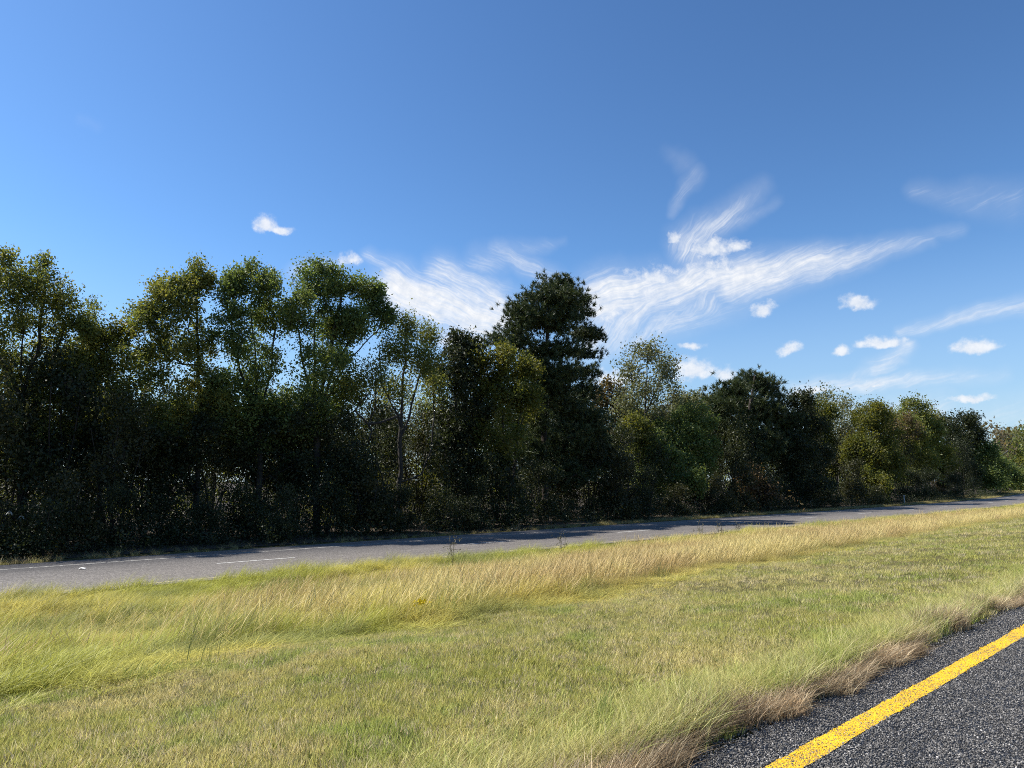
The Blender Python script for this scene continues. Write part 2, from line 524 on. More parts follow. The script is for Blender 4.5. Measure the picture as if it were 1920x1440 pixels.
def blade_mat(name, stops, trans=0.4, rough=0.5):
    m, t, out = new_mat(name)
    v = t.node('ShaderNodeAttribute', attribute_name='var')
    c = t.ramp(v.outputs['Fac'], stops)
    p = t.node('ShaderNodeBsdfPrincipled'); p.inputs['Roughness'].default_value = rough
    p.inputs['Specular IOR Level'].default_value = 0.3
    t.l.new(c, p.inputs['Base Color'])
    tr = t.node('ShaderNodeBsdfTranslucent'); t.l.new(c, tr.inputs[0])
    mx = t.node('ShaderNodeMixShader'); mx.inputs[0].default_value = trans
    t.l.new(p.outputs[0], mx.inputs[1]); t.l.new(tr.outputs[0], mx.inputs[2])
    t.l.new(mx.outputs[0], out.inputs[0])
    return m


M['ground'] = ground_mat()
M['near_asphalt'] = asphalt_mat('near_asphalt', (0.036, 0.035, 0.035), (0.090, 0.087, 0.086), (0.26, 0.25, 0.24), 85.0, (0.06, 0.058, 0.058))
M['far_asphalt'] = asphalt_mat('far_asphalt', (0.072, 0.066, 0.063), (0.125, 0.114, 0.107), (0.25, 0.23, 0.21), 26.0, (0.130, 0.115, 0.104))
M['yellow_paint'] = paint_mat('yellow_paint', (0.86, 0.505, 0.011), (0.05, 0.045, 0.04), 120.0, 0.48)
M['white_paint'] = paint_mat('white_paint', (0.42, 0.41, 0.38), (0.16, 0.15, 0.14), 9.0, 0.48)
M['dash_paint'] = paint_mat('dash_paint', (0.62, 0.61, 0.58), (0.22, 0.21, 0.20), 9.0, 0.40)
M['pale_yellow_paint'] = paint_mat('pale_yellow_paint', (0.46, 0.39, 0.22), (0.16, 0.14, 0.12), 9.0, 0.46)
M['stone'] = inst_mat('road_stone', 0.0, 0.7, 0.3)
M['grass'] = inst_mat('grass_blade', 0.42, 0.5, 0.9)
M['straw'] = inst_mat('dry_grass_blade', 0.3, 0.6, 0.7)

# ------------------------------------------------------------------ ground and roads (structure)
sg = np.unique(np.concatenate([np.linspace(-900, -60, 22), np.linspace(-60, 140, 201), np.linspace(140, 400, 66), np.linspace(400, 2500, 40)]))
dg = np.unique(np.concatenate([np.linspace(-900, -30, 16), np.linspace(-30, 2.0, 10), np.arange(2.62, 26, 0.4), np.array([33.4]), np.arange(35, 70, 1.5), np.linspace(70, 1800, 40)]))
S, D = np.meshgrid(sg, dg, indexing='ij')
X, Y = sd_to_xy(S, D)
Z = ground_z(S, D)
Z = Z - 0.03 * ((D < 2.63) | ((D > 23.4) & (D < 33.6)))
ni, nj = S.shape
idx = np.arange(ni * nj).reshape(ni, nj)
quads = np.stack([idx[:-1, :-1], idx[1:, :-1], idx[1:, 1:], idx[:-1, 1:]], -1).reshape(-1, 4)
g_o = obj('ground', mesh_from('ground', np.stack([X, Y, Z], -1).reshape(-1, 3), quads=quads, smooth=True), M['ground'])
tag(g_o, 'grassy roadside ground sloping from the near lane down to the far carriageway', 'ground', kind='structure')


def strip(name, d0, d1, s0, s1, z, mat, parent=None, ds=2.0, wob=0.0, thick=0.0):
    """a ribbon along the highway; wob makes its edges uneven"""
    ss = np.arange(s0, s1 + ds * 0.5, ds) if s1 - s0 > ds else np.array([s0, s1])
    n = len(ss)
    j0 = wob * (RNG.random(n) - 0.5); j1 = wob * (RNG.random(n) - 0.5)
    a = np.stack([*sd_to_xy(ss, d0 + j0), np.full(n, z)], -1)
    b = np.stack([*sd_to_xy(ss, d1 + j1), np.full(n, z)], -1)
    v = np.concatenate([a, b])
    i = np.arange(n - 1)
    q = np.stack([i, i + n, i + n + 1, i + 1], -1)[:, ::-1]
    if thick > 0:
        v = np.concatenate([v, v - np.array([0, 0, thick])])
        q = np.concatenate([q, np.stack([i, i + 1, i + 1 + 2 * n, i + 2 * n], -1), np.stack([i + n + 1, i + n, i + 3 * n, i + 3 * n + 1], -1)])
    return obj(name, mesh_from(name, v, quads=q), mat, parent)


near_road = strip('near_road', -9.5, 2.62, -300, 900, 0.0, M['near_asphalt'], ds=1.0, wob=0.03, thick=0.1)
tag(near_road, 'dark coarse chip seal lane edge with a yellow line beside the dry grass', 'road', kind='structure')
ROAD_Z = -1.47
far_road = strip('far_road', 23.8, 33.3, -300, 900, ROAD_Z, M['far_asphalt'], ds=2.0, wob=0.10, thick=0.1)
tag(far_road, 'grey asphalt carriageway beyond the tall grass along the trees', 'road', kind='structure')
strip('yellow_edge_line', 2.125, 2.285, -60, 300, 0.004, M['yellow_paint'], near_road, ds=0.12, wob=0.012)
strip('yellow_edge_line', 24.25, 24.37, -200, 700, ROAD_Z + 0.004, M['pale_yellow_paint'], far_road)
strip('white_edge_line', 31.55, 31.67, -200, 700, ROAD_Z + 0.004, M['white_paint'], far_road)
p0 = at(480, 1054, 28.3)
s_first = float(xy_to_sd(p0[0], p0[1])[0])
for k in range(-4, 26):
    sc_ = s_first + 12.19 * k
    strip('lane_dash', 28.245, 28.355, sc_ - 1.55, sc_ + 1.55, ROAD_Z + 0.004, M['dash_paint'], far_road, ds=0.8)


fm, ft, fo = new_mat('leaf_litter')
fg = ft.node('ShaderNodeNewGeometry'); fn = ft.noise(fg.outputs['Position'], 6.0, 5, 0.7)
fp = ft.node('ShaderNodeBsdfPrincipled'); fp.inputs['Roughness'].default_value = 0.95
ft.l.new(ft.ramp(fn.outputs[0], [(0.3, (0.022, 0.016, 0.010)), (0.7, (0.075, 0.052, 0.030))]), fp.inputs['Base Color'])
ft.l.new(fp.outputs[0], fo.inputs[0])
fs = np.concatenate([np.linspace(-300, 400, 176), np.linspace(420, 2000, 20)])
fd = [34.3, 36.0, 38, 45, 60, 120, 400, 790]
FS, FD = np.meshgrid(fs, fd, indexing='ij')
FDe = FD + np.where(FD < 45, np.clip((FS - 95) * 0.05, 0, 4.5) + 0.6 * (vnoise(FS * 0.6, FD * 0 + 3) - 0.5), np.clip((FS - 95) * 0.05, 0, 4.5))
FX, FY = sd_to_xy(FS, FDe)
fi = np.arange(FS.size).reshape(FS.shape)
ff = obj('forest_floor_ground', mesh_from('forest_floor_ground', np.stack([FX, FY, ground_z(FS, FDe) + 0.012], -1).reshape(-1, 3),
         quads=np.stack([fi[:-1, :-1], fi[1:, :-1], fi[1:, 1:], fi[:-1, 1:]], -1).reshape(-1, 4)), fm)
tag(ff, 'dark leaf covered ground under the trees beyond the far road', 'ground', kind='structure')

# ------------------------------------------------------------------ grass, stones: instanced stuff
def blades(n, spread, h0, h1, w, lean, curve, segs=2, heads=False, up=1.0):
    """one clump of n blades; leans towards +X"""
    ang = RNG.random(n) * 2 * math.pi
    r = spread * np.sqrt(RNG.random(n))
    base = np.stack([r * np.cos(ang), r * np.sin(ang), np.full(n, -0.02)], -1)
    h = h0 + (h1 - h0) * RNG.random(n) ** 1.3
    la = RNG.normal(0, 0.9, n)
    lm = lean * (0.35 + 0.9 * RNG.random(n))
    dirx = np.stack([np.cos(la), np.sin(la), np.zeros(n)], -1)
    ya = RNG.random(n) * 2 * math.pi
    side = np.stack([np.cos(ya), np.sin(ya), np.zeros(n)], -1)
    vs, qs, ts, va = [], [], [], []
    var = RNG.random(n)
    rings = []
    for k in range(segs + 1):
        f = k / segs
        c = base + dirx * (h * lm * (f ** (1 + curve)))[:, None] + np.array([0, 0, 1.0]) * (h * up * (f - 0.25 * curve * lm * f * f))[:, None]
        ww = w * (1 - 0.85 * f) if not heads else w * (0.5 if f < 0.6 else (1.6 if f < 0.95 else 0.5))
        if k < segs or heads:
            rings.append((c - side * ww * 0.5, c + side * ww * 0.5))
        else:
            rings.append((c, None))
    off_ = 0
    ids = []
    for a, b in rings:
        vs.append(a); ia = off_ + np.arange(n); off_ += n; va.append(var)
        ib = None
        if b is not None:
            vs.append(b); ib = off_ + np.arange(n); off_ += n; va.append(var)
        ids.append((ia, ib))
    for (a0, b0), (a1, b1) in zip(ids[:-1], ids[1:]):
        if b1 is not None: qs.append(np.stack([a0, b0, b1, a1], -1))
        else: ts.append(np.stack([a0, b0, a1], -1))
    return np.concatenate(vs), (np.concatenate(qs) if qs else None), (np.concatenate(ts) if ts else None), np.concatenate(va)


def clump_collection(name, makers, mat):
    c = bpy.data.collections.new(name)
    for i, mk in enumerate(makers):
        v, q, t, va = mk()
        me = mesh_from(name, v, q, t, {'var': va})
        me.materials.append(mat)
        o = bpy.data.objects.new('%s_%02d' % (name, i), me)
        c.objects.link(o)
    return c


def scatter(name, pts, rot, scl, tint, which, coll, label, cat):
    me = bpy.data.meshes.new(name)
    n = len(pts)
    me.vertices.add(n)
    me.vertices.foreach_set('co', np.asarray(pts, np.float32).ravel())
    for nm, ty, key, val in (('rot', 'FLOAT_VECTOR', 'vector', rot), ('scl', 'FLOAT_VECTOR', 'vector', scl), ('tint', 'FLOAT_COLOR', 'color', tint)):
        a = me.attributes.new(nm, ty, 'POINT')
        val = np.asarray(val, np.float32)
        if key == 'color': val = np.concatenate([val, np.ones((n, 1), np.float32)], 1)
        a.data.foreach_set(key, val.ravel())
    a = me.attributes.new('which', 'INT', 'POINT'); a.data.foreach_set('value', np.asarray(which, np.int32))
    o = bpy.data.objects.new(name, me); COL.objects.link(o)
    ng = bpy.data.node_groups.new(name, 'GeometryNodeTree')
    ng.interface.new_socket('Geometry', in_out='INPUT', socket_type='NodeSocketGeometry')
    ng.interface.new_socket('Geometry', in_out='OUTPUT', socket_type='NodeSocketGeometry')
    N, L = ng.nodes, ng.links
    gi = N.new('NodeGroupInput'); go = N.new('NodeGroupOutput')
    ci = N.new('GeometryNodeCollectionInfo'); ci.inputs[0].default_value = coll
    ci.inputs[1].default_value = True; ci.inputs[2].default_value = True
    ip = N.new('GeometryNodeInstanceOnPoints'); ip.inputs['Pick Instance'].default_value = True

    def attr(nm, ty):
        x = N.new('GeometryNodeInputNamedAttribute'); x.data_type = ty; x.inputs[0].default_value = nm
        return x.outputs[0]
    e2r = N.new('FunctionNodeEulerToRotation')
    L.new(attr('rot', 'FLOAT_VECTOR'), e2r.inputs[0])
    L.new(gi.outputs[0], ip.inputs['Points']); L.new(ci.outputs[0], ip.inputs['Instance'])
    L.new(attr('which', 'INT'), ip.inputs['Instance Index'])
    L.new(e2r.outputs[0], ip.inputs['Rotation']); L.new(attr('scl', 'FLOAT_VECTOR'), ip.inputs['Scale'])
    L.new(ip.outputs[0], go.inputs[0])
    md = o.modifiers.new('scatter', 'NODES'); md.node_group = ng
    tag(o, label, cat, kind='stuff')
    return o


def sample_sd(n, s0, s1, d0, d1, near, power):
    """points on the verge, thinned with distance from the viewer; returns s, d and viewing distance"""
    d = d0 + (d1 - d0) * RNG.random(n)
    u = RNG.random(n)
    s = s0 + (s1 - s0) * u
    dist = np.sqrt(s * s + d * d + 2.0)
    keep = RNG.random(n) < np.minimum(1.0, (near / dist) ** power)
    s, d, dist = s[keep], d[keep], dist[keep]
    x, y = sd_to_xy(s, d)
    vis = (y > 0.8) & (np.abs(x) < y * 0.80 + 2.2)
    return s[vis], d[vis], dist[vis]


def lerp3(a, b, f):
    return np.asarray(a)[None, :] * (1 - f[:, None]) + np.asarray(b)[None, :] * f[:, None]


def bound(s):
    """where the mown strip gives way to tall grass"""
    return 8.3 + np.clip(s, 0, 60) * 0.075 + 0.9 * (vnoise(s * 0.35, s * 0 + 2.2) - 0.5) + 0.35 * (vnoise(s * 1.7, s * 0 + 8.2) - 0.5)


WIND = math.atan2(0.25, 1.0)

mown = clump_collection('mown_clump', [lambda: blades(27, 0.09, 0.03, 0.095, 0.0085, 0.6, 0.5) for _ in range(6)]
                        + [lambda: blades(16, 0.10, 0.03, 0.07, 0.006, 1.3, 0.6) for _ in range(2)], M['grass'])
chunks = []
for (s0, s1, d0, d1, n) in ((-7, 12, 2.75, 10.5, 56000), (12, 45, 2.75, 12.5, 60000), (45, 120, 2.7, 13.5, 60000)):
    chunks.append(sample_sd(n, s0, s1, d0, d1, 7.0, 1.15))
s, d, dist = [np.concatenate(c) for c in zip(*chunks)]
k = d < bound(s) + 0.35
s, d, dist = s[k], d[k], dist[k]
n = len(s)
x, y = sd_to_xy(s, d)
f1 = sstep(0.32, 0.70, fbm(x * 0.55, y * 0.55) * 0.75 + 0.25 * RNG.random(n))
tint = lerp3((0.475, 0.455, 0.12), (0.64, 0.545, 0.225), f1)
f2 = sstep(0.60, 0.74, fbm(x * 1.1 + 30, y * 1.1 + 11)) * 0.8
tint = tint * (1 - f2[:, None]) + np.array([[0.38, 0.43, 0.10]]) * f2[:, None]
dead = RNG.random(n) < 0.16
tint[dead] = np.array([0.62, 0.52, 0.31]) * (0.8 + 0.4 * RNG.random((dead.sum(), 1)))
sc_ = (0.8 + 0.5 * RNG.random(n)) * (1 + np.clip(dist - 12, 0, 60) * 0.022)
weedy = RNG.random(n) < 0.06 * (0.3 + 1.6 * fbm(x * 0.9 + 3, y * 0.9 + 70))
tint[weedy] = np.array([0.22, 0.26, 0.06]) * (0.7 + 0.6 * RNG.random((weedy.sum(), 1)))
scatter('mown_grass', np.stack([x, y, ground_z(s, d)], -1),
        np.stack([np.zeros(n), np.zeros(n), WIND + RNG.normal(0, 2.0, n)], -1),
        np.stack([sc_, sc_, sc_ * (0.75 + 0.5 * fbm(x * 0.8, y * 0.8 + 5))], -1), tint,
        np.where(RNG.random(n) < 0.75, RNG.integers(0, 6, n), RNG.integers(6, 8, n)), mown,
        'short mown green and straw grass between the tall grass and the dry road edge', 'grass')

tall = clump_collection('tall_clump', [lambda: blades(34, 0.17, 0.30, 0.70, 0.0095, 0.95, 0.8, 3) for _ in range(5)]
                        + [lambda: blades(26, 0.20, 0.22, 0.50, 0.011, 1.1, 0.9, 3) for _ in range(2)], M['grass'])
chunks = []
for (s0, s1, d0, d1, n) in ((-22, 20, 7.4, 23.75, 44000), (20, 70, 8.5, 23.2, 42000), (70, 260, 8.5, 23.2, 60000)):
    chunks.append(sample_sd(n, s0, s1, d0, d1, 13.0, 1.1))
s, d, dist = [np.concatenate(c) for c in zip(*chunks)]
k = d > bound(s) + 1.5 * (fbm(s * 0.9, d * 0.9 + 30) - 0.5) + np.where(RNG.random(len(s)) < 0.10, -1.1 * RNG.random(len(s)), 0.15)
s, d, dist = s[k], d[k], dist[k]
n = len(s)
x, y = sd_to_xy(s, d)
gold = sstep(0.35, 0.65, fbm(x * 0.22 + 4, y * 0.22))
tint = lerp3((0.44, 0.44, 0.085), (0.62, 0.54, 0.14), gold)
tan_ = sstep(4, 24, s + 9 * (fbm(x * 0.3, y * 0.3 + 9) - 0.5)) * sstep(22.5, 19.0, d) * sstep(-0.6, 0.7, d - bound(s) + 1.2 * (fbm(x * 0.8, y * 0.8 + 40) - 0.5))
tint = tint * (1 - 0.72 * tan_[:, None]) + np.array([[0.55, 0.44, 0.17]]) * 0.72 * tan_[:, None]
dk = sstep(0.50, 0.66, fbm(x * 0.7 + 20, y * 0.7 + 13)) * 0.75
tint = tint * (1 - dk[:, None]) + np.array([[0.28, 0.30, 0.09]]) * dk[:, None]
edge_h = 0.38 + 0.52 * sstep(0.0, 1.5, d - bound(s)) + 0.16 * sstep(20.0, 22.5, d) * sstep(16, 8, s)
hollow = 1.0 - 0.6 * sstep(0.48, 0.64, fbm(x * 0.45 + 50, y * 0.45 + 21))
sc_ = (0.8 + 0.45 * RNG.random(n)) * (1 + np.clip(dist - 25, 0, 100) * 0.010)
scatter('tall_grass', np.stack([x, y, ground_z(s, d)], -1),
        np.stack([np.zeros(n), np.zeros(n), WIND + RNG.normal(0, 0.85, n)], -1),
        np.stack([sc_, sc_, (0.72 + 0.30 * RNG.random(n)) * edge_h * hollow * (0.55 + 0.95 * fbm(x * 0.9, y * 0.9))], -1), tint * (0.72 + 0.5 * RNG.random((n, 1))),
        np.where(RNG.random(n) < 0.75, RNG.integers(0, 5, n), RNG.integers(5, 7, n)), tall,
        'tall yellow green grass leaning with the wind on the median slope', 'grass')

seed = clump_collection('seed_clump', [lambda: blades(16, 0.22, 0.5, 0.80, 0.006, 0.55, 0.8, 4, heads=True) for _ in range(5)], M['straw'])
chunks = []
for (s0, s1, d0, d1, n) in ((-16, 25, 8.5, 19, 26000), (25, 80, 9.0, 22, 42000), (80, 260, 9.0, 22.5, 42000)):
    chunks.append(sample_sd(n, s0, s1, d0, d1, 12.0, 1.1))
s, d, dist = [np.concatenate(c) for c in zip(*chunks)]
x, y = sd_to_xy(s, d)
pr = sstep(2, 22, s + 12 * (fbm(x * 0.25, y * 0.25 + 9) - 0.5)) * sstep(22.5, 18.0, d) * sstep(0.2, 1.5, d - bound(s))
pr = np.maximum(pr, 0.03 * (d > bound(s) + 0.8))
k = RNG.random(len(s)) < pr
s, d, dist, x, y = s[k], d[k], dist[k], x[k], y[k]
n = len(s)
tint = lerp3((0.50, 0.37, 0.16), (0.62, 0.51, 0.20), sstep(0.3, 0.7, fbm(x * 0.4, y * 0.4 + 3)))
sc_ = (0.75 + 0.4 * RNG.random(n))
scatter('seed_head_grass', np.stack([x, y, ground_z(s, d)], -1),
        np.stack([np.zeros(n), np.zeros(n), WIND + RNG.normal(0, 0.7, n)], -1),
        np.stack([sc_, sc_, sc_ * (0.75 + 0.3 * RNG.random(n))], -1), tint, RNG.integers(0, 5, n), seed,
        'reddish tan seed head grass covering the upper part of the median', 'grass')

# dry edge grass that hangs over the asphalt
dry = clump_collection('dry_clump', [lambda: blades(22, 0.09, 0.08, 0.28, 0.0060, 0.9, 0.7, 3) for _ in range(6)], M['straw'])
n0 = 5200
s = 2.0 + 58 * RNG.random(n0) ** 1.8
ed = 2.66 + 0.36 * (fbm(s * 0.8, s * 0 + 3) - 0.5) + 0.22 * (vnoise(s * 2.3, s * 0 + 1) - 0.5)
d = ed + np.abs(RNG.normal(0, 0.10, n0)) + 0.10 * sstep(0.5, 0.8, vnoise(s * 0.9, s * 0 + 6))
x, y = sd_to_xy(s, d)
fr = sstep(0.05, 0.40, d - ed)
tint = lerp3((0.36, 0.25, 0.15), (0.58, 0.47, 0.24), fr * 0.8 + 0.2 * RNG.random(n0))
pale = RNG.random(n0) < 0.38
tint[pale] = np.array([0.62, 0.50, 0.32]) * (0.75 + 0.5 * RNG.random((pale.sum(), 1)))
toroad = math.atan2(-N2[1], -N2[0])
hh = 0.40 + 1.3 * fbm(s * 1.5, d * 2.0 + 4) ** 1.4
wv = sstep(0.35, 0.65, fbm(s * 1.9, s * 0 + 33))
tint = tint * (0.45 + 0.45 * wv[:, None] + 0.5 * RNG.random((n0, 1)))
scatter('dry_edge_grass', np.stack([x, y, ground_z(s, d)], -1),
        np.stack([np.zeros(n0), np.zeros(n0), toroad + 0.5 + RNG.normal(0, 1.7, n0)], -1),
        np.stack([0.7 + 0.6 * RNG.random(n0), 0.7 + 0.6 * RNG.random(n0), hh], -1), tint, RNG.integers(0, 6, n0), dry,
        'brown and straw coloured dead grass hanging over the asphalt edge', 'grass')

# green longer grass just behind the dry fringe
lush = clump_collection('lush_clump', [lambda: blades(26, 0.08, 0.10, 0.27, 0.0065, 1.0, 1.1, 3) for _ in range(6)], M['grass'])
n0 = 9000
s = 1.0 + 60 * RNG.random(n0) ** 1.7
d = 2.84 + np.abs(RNG.normal(0, 0.42, n0))
keep = RNG.random(n0) < 0.35 + 0.9 * sstep(0.35, 0.7, fbm(s * 0.9, d * 1.2 + 14))
s, d = s[keep], d[keep]; n0 = len(s)
x, y = sd_to_xy(s, d)
tint = lerp3((0.40, 0.44, 0.10), (0.62, 0.55, 0.21), sstep(0.3, 0.7, fbm(s * 1.4, d * 1.4) * 0.6 + 0.4 * RNG.random(n0)))
hh = np.clip(1.25 - (d - 2.8) * 0.55, 0.5, 1.3) * (0.7 + 0.5 * fbm(s * 0.9, d))
tint = tint * (0.70 + 0.25 * RNG.random((n0, 1)))
scatter('verge_grass', np.stack([x, y, ground_z(s, d)], -1),
        np.stack([np.zeros(n0), np.zeros(n0), WIND + RNG.normal(0, 1.1, n0)], -1),
        np.stack([np.full(n0, 1.0), np.full(n0, 1.0), hh], -1), tint, RNG.integers(0, 6, n0), lush,
        'longer yellow green grass standing right behind the dead road edge grass', 'grass')

strag = clump_collection('straggle_clump', [lambda: blades(13, 0.05, 0.20, 0.46, 0.0062, 0.85, 1.1, 4) for _ in range(6)], M['grass'])
n0 = 1500
s = 1.8 + 56 * RNG.random(n0) ** 1.7
d = 2.74 + np.abs(RNG.normal(0, 0.22, n0))
keep = RNG.random(n0) < 0.15 + 0.95 * sstep(0.42, 0.62, fbm(s * 1.3, d * 1.5 + 44))
s, d = s[keep], d[keep]; n0 = len(s)
x, y = sd_to_xy(s, d)
tint = lerp3((0.34, 0.38, 0.09), (0.66, 0.57, 0.30), sstep(0.25, 0.75, fbm(s * 1.7 + 5, d * 2) * 0.5 + 0.5 * RNG.random(n0)))
sc_ = 0.6 + 0.5 * RNG.random(n0)
scatter('straggling_grass', np.stack([x, y, ground_z(s, d)], -1),
        np.stack([np.zeros(n0), np.zeros(n0), np.where(RNG.random(n0) < 0.45, toroad + 0.6, WIND) + RNG.normal(0, 0.8, n0)], -1),
        np.stack([sc_, sc_, sc_], -1), tint, RNG.integers(0, 6, n0), strag,
        'long pale and green blades straggling out over the dead fringe and the asphalt', 'grass')

# sparse dry grass on the verge beyond the far carriageway
s = -25 + 330 * RNG.random(9000)
d = 33.4 + np.abs(RNG.normal(0, 0.6, 9000)) + RNG.random(9000) * np.clip((s - 105) * 0.12, 0, 14)
kp = (RNG.random(9000) < 0.12 + sstep(30, 60, s) * 0.9)
d = np.minimum(d, 33.4 + (d - 33.4) % 6.0)
s, d = s[kp], d[kp]
x, y = sd_to_xy(s, d); n0 = len(s)
tint = lerp3((0.30, 0.23, 0.11), (0.46, 0.42, 0.16), RNG.random(n0))
scl = np.full(n0, 1.0) * (1 + np.clip(s - 60, 0, 300) * 0.006)
scatter('far_verge_grass', np.stack([x, y, ground_z(s, d)], -1),
        np.stack([np.zeros(n0), np.zeros(n0), RNG.random(n0) * 6.28], -1),
        np.stack([scl, scl, 0.35 + 0.35 * RNG.random(n0)], -1), tint, RNG.integers(0, 5, n0), tall,
        'thin dry grass along the foot of the trees beyond the far carriageway', 'grass')


def stone_mesh():
    ph = (1 + 5 ** 0.5) / 2
    v = np.array([(-1, ph, 0), (1, ph, 0), (-1, -ph, 0), (1, -ph, 0), (0, -1, ph), (0, 1, ph), (0, -1, -ph), (0, 1, -ph), (ph, 0, -1), (ph, 0, 1), (-ph, 0, -1), (-ph, 0, 1)], float)
    v = v / np.linalg.norm(v, axis=1)[:, None]
    v = v * (0.7 + 0.6 * RNG.random((12, 1))) * np.array([1, 0.85, 0.6])
    t = np.array([(0, 11, 5), (0, 5, 1), (0, 1, 7), (0, 7, 10), (0, 10, 11), (1, 5, 9), (5, 11, 4), (11, 10, 2), (10, 7, 6), (7, 1, 8), (3, 9, 4), (3, 4, 2), (3, 2, 6), (3, 6, 8), (3, 8, 9), (4, 9, 5), (2, 4, 11), (6, 2, 10), (8, 6, 7), (9, 8, 1)])
    return v * 0.0070, None, t, np.full(12, RNG.random())


stones = clump_collection('stone', [stone_mesh for _ in range(7)], M['stone'])
n0 = 260000
s = 1.5 + 22 * RNG.random(n0) ** 1.5
d = -0.3 + 3.02 * RNG.random(n0)
dist = np.sqrt(s * s + d * d)
x, y = sd_to_xy(s, d)
kp = (RNG.random(n0) < np.minimum(1, 9.0 / dist)) & (np.abs(x) < y * 0.78 + 1.0) & (y > 1.0)
s, d, x, y = s[kp], d[kp], x[kp], y[kp]
n0 = len(s)
g = RNG.random(n0)
grey = 0.046 + 0.145 * g ** 1.5 + 0.24 * (RNG.random(n0) < 0.15) * RNG.random(n0)
tint = np.stack([grey * 1.12, grey * 1.05, grey * 0.97], -1)
e0 = 2.125 + 0.03 * (vnoise(s * 6, s * 0) - 0.5); e1 = 2.285 + 0.03 * (vnoise(s * 6, s * 0 + 5) - 0.5)
pt = (d > e0) & (d < e1) & (RNG.random(n0) < 0.86)
wear = 0.72 + 0.55 * fbm(s * 1.3, d * 6.0)
tint = tint * wear[:, None]
keep_p = RNG.random(n0) < 0.70 + 0.5 * fbm(s * 2.2 + 9, d * 9.0)
pt = pt & keep_p
tint[pt] = np.array([0.86, 0.505, 0.011]) * (0.62 + 0.35 * RNG.random((pt.sum(), 1))) * (0.85 + 0.3 * fbm(s[pt] * 1.7, d[pt] * 8))[:, None]
sc_ = 0.55 + 0.75 * RNG.random(n0)
scatter('road_aggregate', np.stack([x, y, np.full(n0, 0.0025)], -1), RNG.random((n0, 3)) * np.array([0.9, 0.9, 6.28]),
        np.stack([sc_, sc_, sc_ * 0.9], -1), tint, RNG.integers(0, 7, n0), stones,
        'coarse grey stone chips bound into the near lane surface', 'road surface')


# ------------------------------------------------------------------ trees
def tubes(p0, p1, r0, r1, k):
    """frusta between node pairs, k sided"""
    n = len(p0)
    ax = p1 - p0
    ln = np.linalg.norm(ax, axis=1, keepdims=True) + 1e-6
    ax = ax / ln
    p1 = p1 + ax * np.minimum(ln * 0.06, 0.03)
    ref = np.where(np.abs(ax[:, 2:3]) < 0.9, np.array([[0, 0, 1.0]]), np.array([[1.0, 0, 0]]))
    u = np.cross(ax, ref); u /= np.linalg.norm(u, axis=1, keepdims=True)
    w = np.cross(ax, u)
    a = np.arange(k) * 2 * math.pi / k
    ring = u[:, None, :] * np.cos(a)[None, :, None] + w[:, None, :] * np.sin(a)[None, :, None]
    v = np.concatenate([p0[:, None, :] + ring * r0[:, None, None], p1[:, None, :] + ring * r1[:, None, None]], 1).reshape(-1, 3)
    b = (np.arange(n) * 2 * k)[:, None]
    i = np.arange(k)[None, :]
    q = np.stack([b + i, b + (i + 1) % k, b + k + (i + 1) % k, b + k + i], -1).reshape(-1, 4)
    return v, q


def wood_mesh(name, edges, P, Rr, parent, mat):
    edges = np.asarray(edges)
    par = parent[edges]
    r0 = Rr[par]; r1 = Rr[edges]
    r0 = np.minimum(r0, r1 * 1.6 + 0.004)
    vs, qs, o_ = [], [], 0
    big = r1 > 0.05
    for msk, k in ((big, 8), (~big, 4)):
        if msk.sum() == 0: continue
        v, q = tubes(P[par[msk]], P[edges[msk]], r0[msk], r1[msk], k)
        vs.append(v); qs.append(q + o_); o_ += len(v)
    return mesh_from(name, np.concatenate(vs), np.concatenate(qs), smooth=True)


def skeleton(stems, targets, seg, updown, jit):
    """stems: list of polylines (first starts at the ground); targets join the nearest lower wood"""
    ln_ = sum(float(np.linalg.norm(np.asarray(b, float) - np.asarray(a, float))) for st in stems for a, b in zip(st[:-1], st[1:]))
    cap = 600 + int(1.4 * ln_ / seg) + len(targets) * 20
    P = np.zeros((cap, 3)); par = np.full(cap, -1, int); stem_of = np.full(cap, -1, int)
    n = 0
    for si, st in enumerate(stems):
        pts = [np.asarray(st[0], float)]
        for a, b in zip(st[:-1], st[1:]):
            a = np.asarray(a, float); b = np.asarray(b, float)
            m_ = max(1, int(np.linalg.norm(b - a) / (seg * 1.1)))
            for j in range(1, m_ + 1):
                q = a + (b - a) * j / m_
                if j < m_: q = q + RNG.normal(0, jit * 0.7, 3) * np.array([1, 1, 0.2])
                pts.append(q)
        if si == 0: prev = -1
        else:
            dd = np.linalg.norm(P[:n] - pts[0], axis=1); prev = int(np.argmin(dd)); pts = pts[1:]
        for q in pts:
            P[n] = q; par[n] = prev; stem_of[n] = si; prev = n; n += 1
    nst = n
    d0 = np.array([np.min(np.linalg.norm(P[:nst] - t, axis=1)) for t in targets])
    tips = []
    for ti in np.argsort(d0):
        t = targets[ti]
        df = t - P[:n]
        dist = np.linalg.norm(df, axis=1)
        if updown > 0: cost = dist + updown * np.maximum(0, 0.25 * dist - df[:, 2])
        else: cost = dist + 0.9 * np.abs(df[:, 2] - 0.12 * dist)
        j = int(np.argmin(cost))
        L = dist[j]; k = max(1, int(L / seg))
        a = P[j].copy(); prev = j
        bow = np.array([0, 0, (-0.10 if updown > 0 else -0.05) * L])
        sidew = RNG.normal(0, 0.05 * L, 3)
        for q in range(1, k + 1):
            f = q / k
            if n >= cap - 1: break
            P[n] = a + (t - a) * f + (bow + sidew) * (f * (1 - f) * 4 * 0.5) + (RNG.normal(0, jit, 3) if q < k else 0)
            par[n] = prev; prev = n; n += 1
        tips.append(prev)
    return P[:n], par[:n], stem_of[:n], np.array(tips)


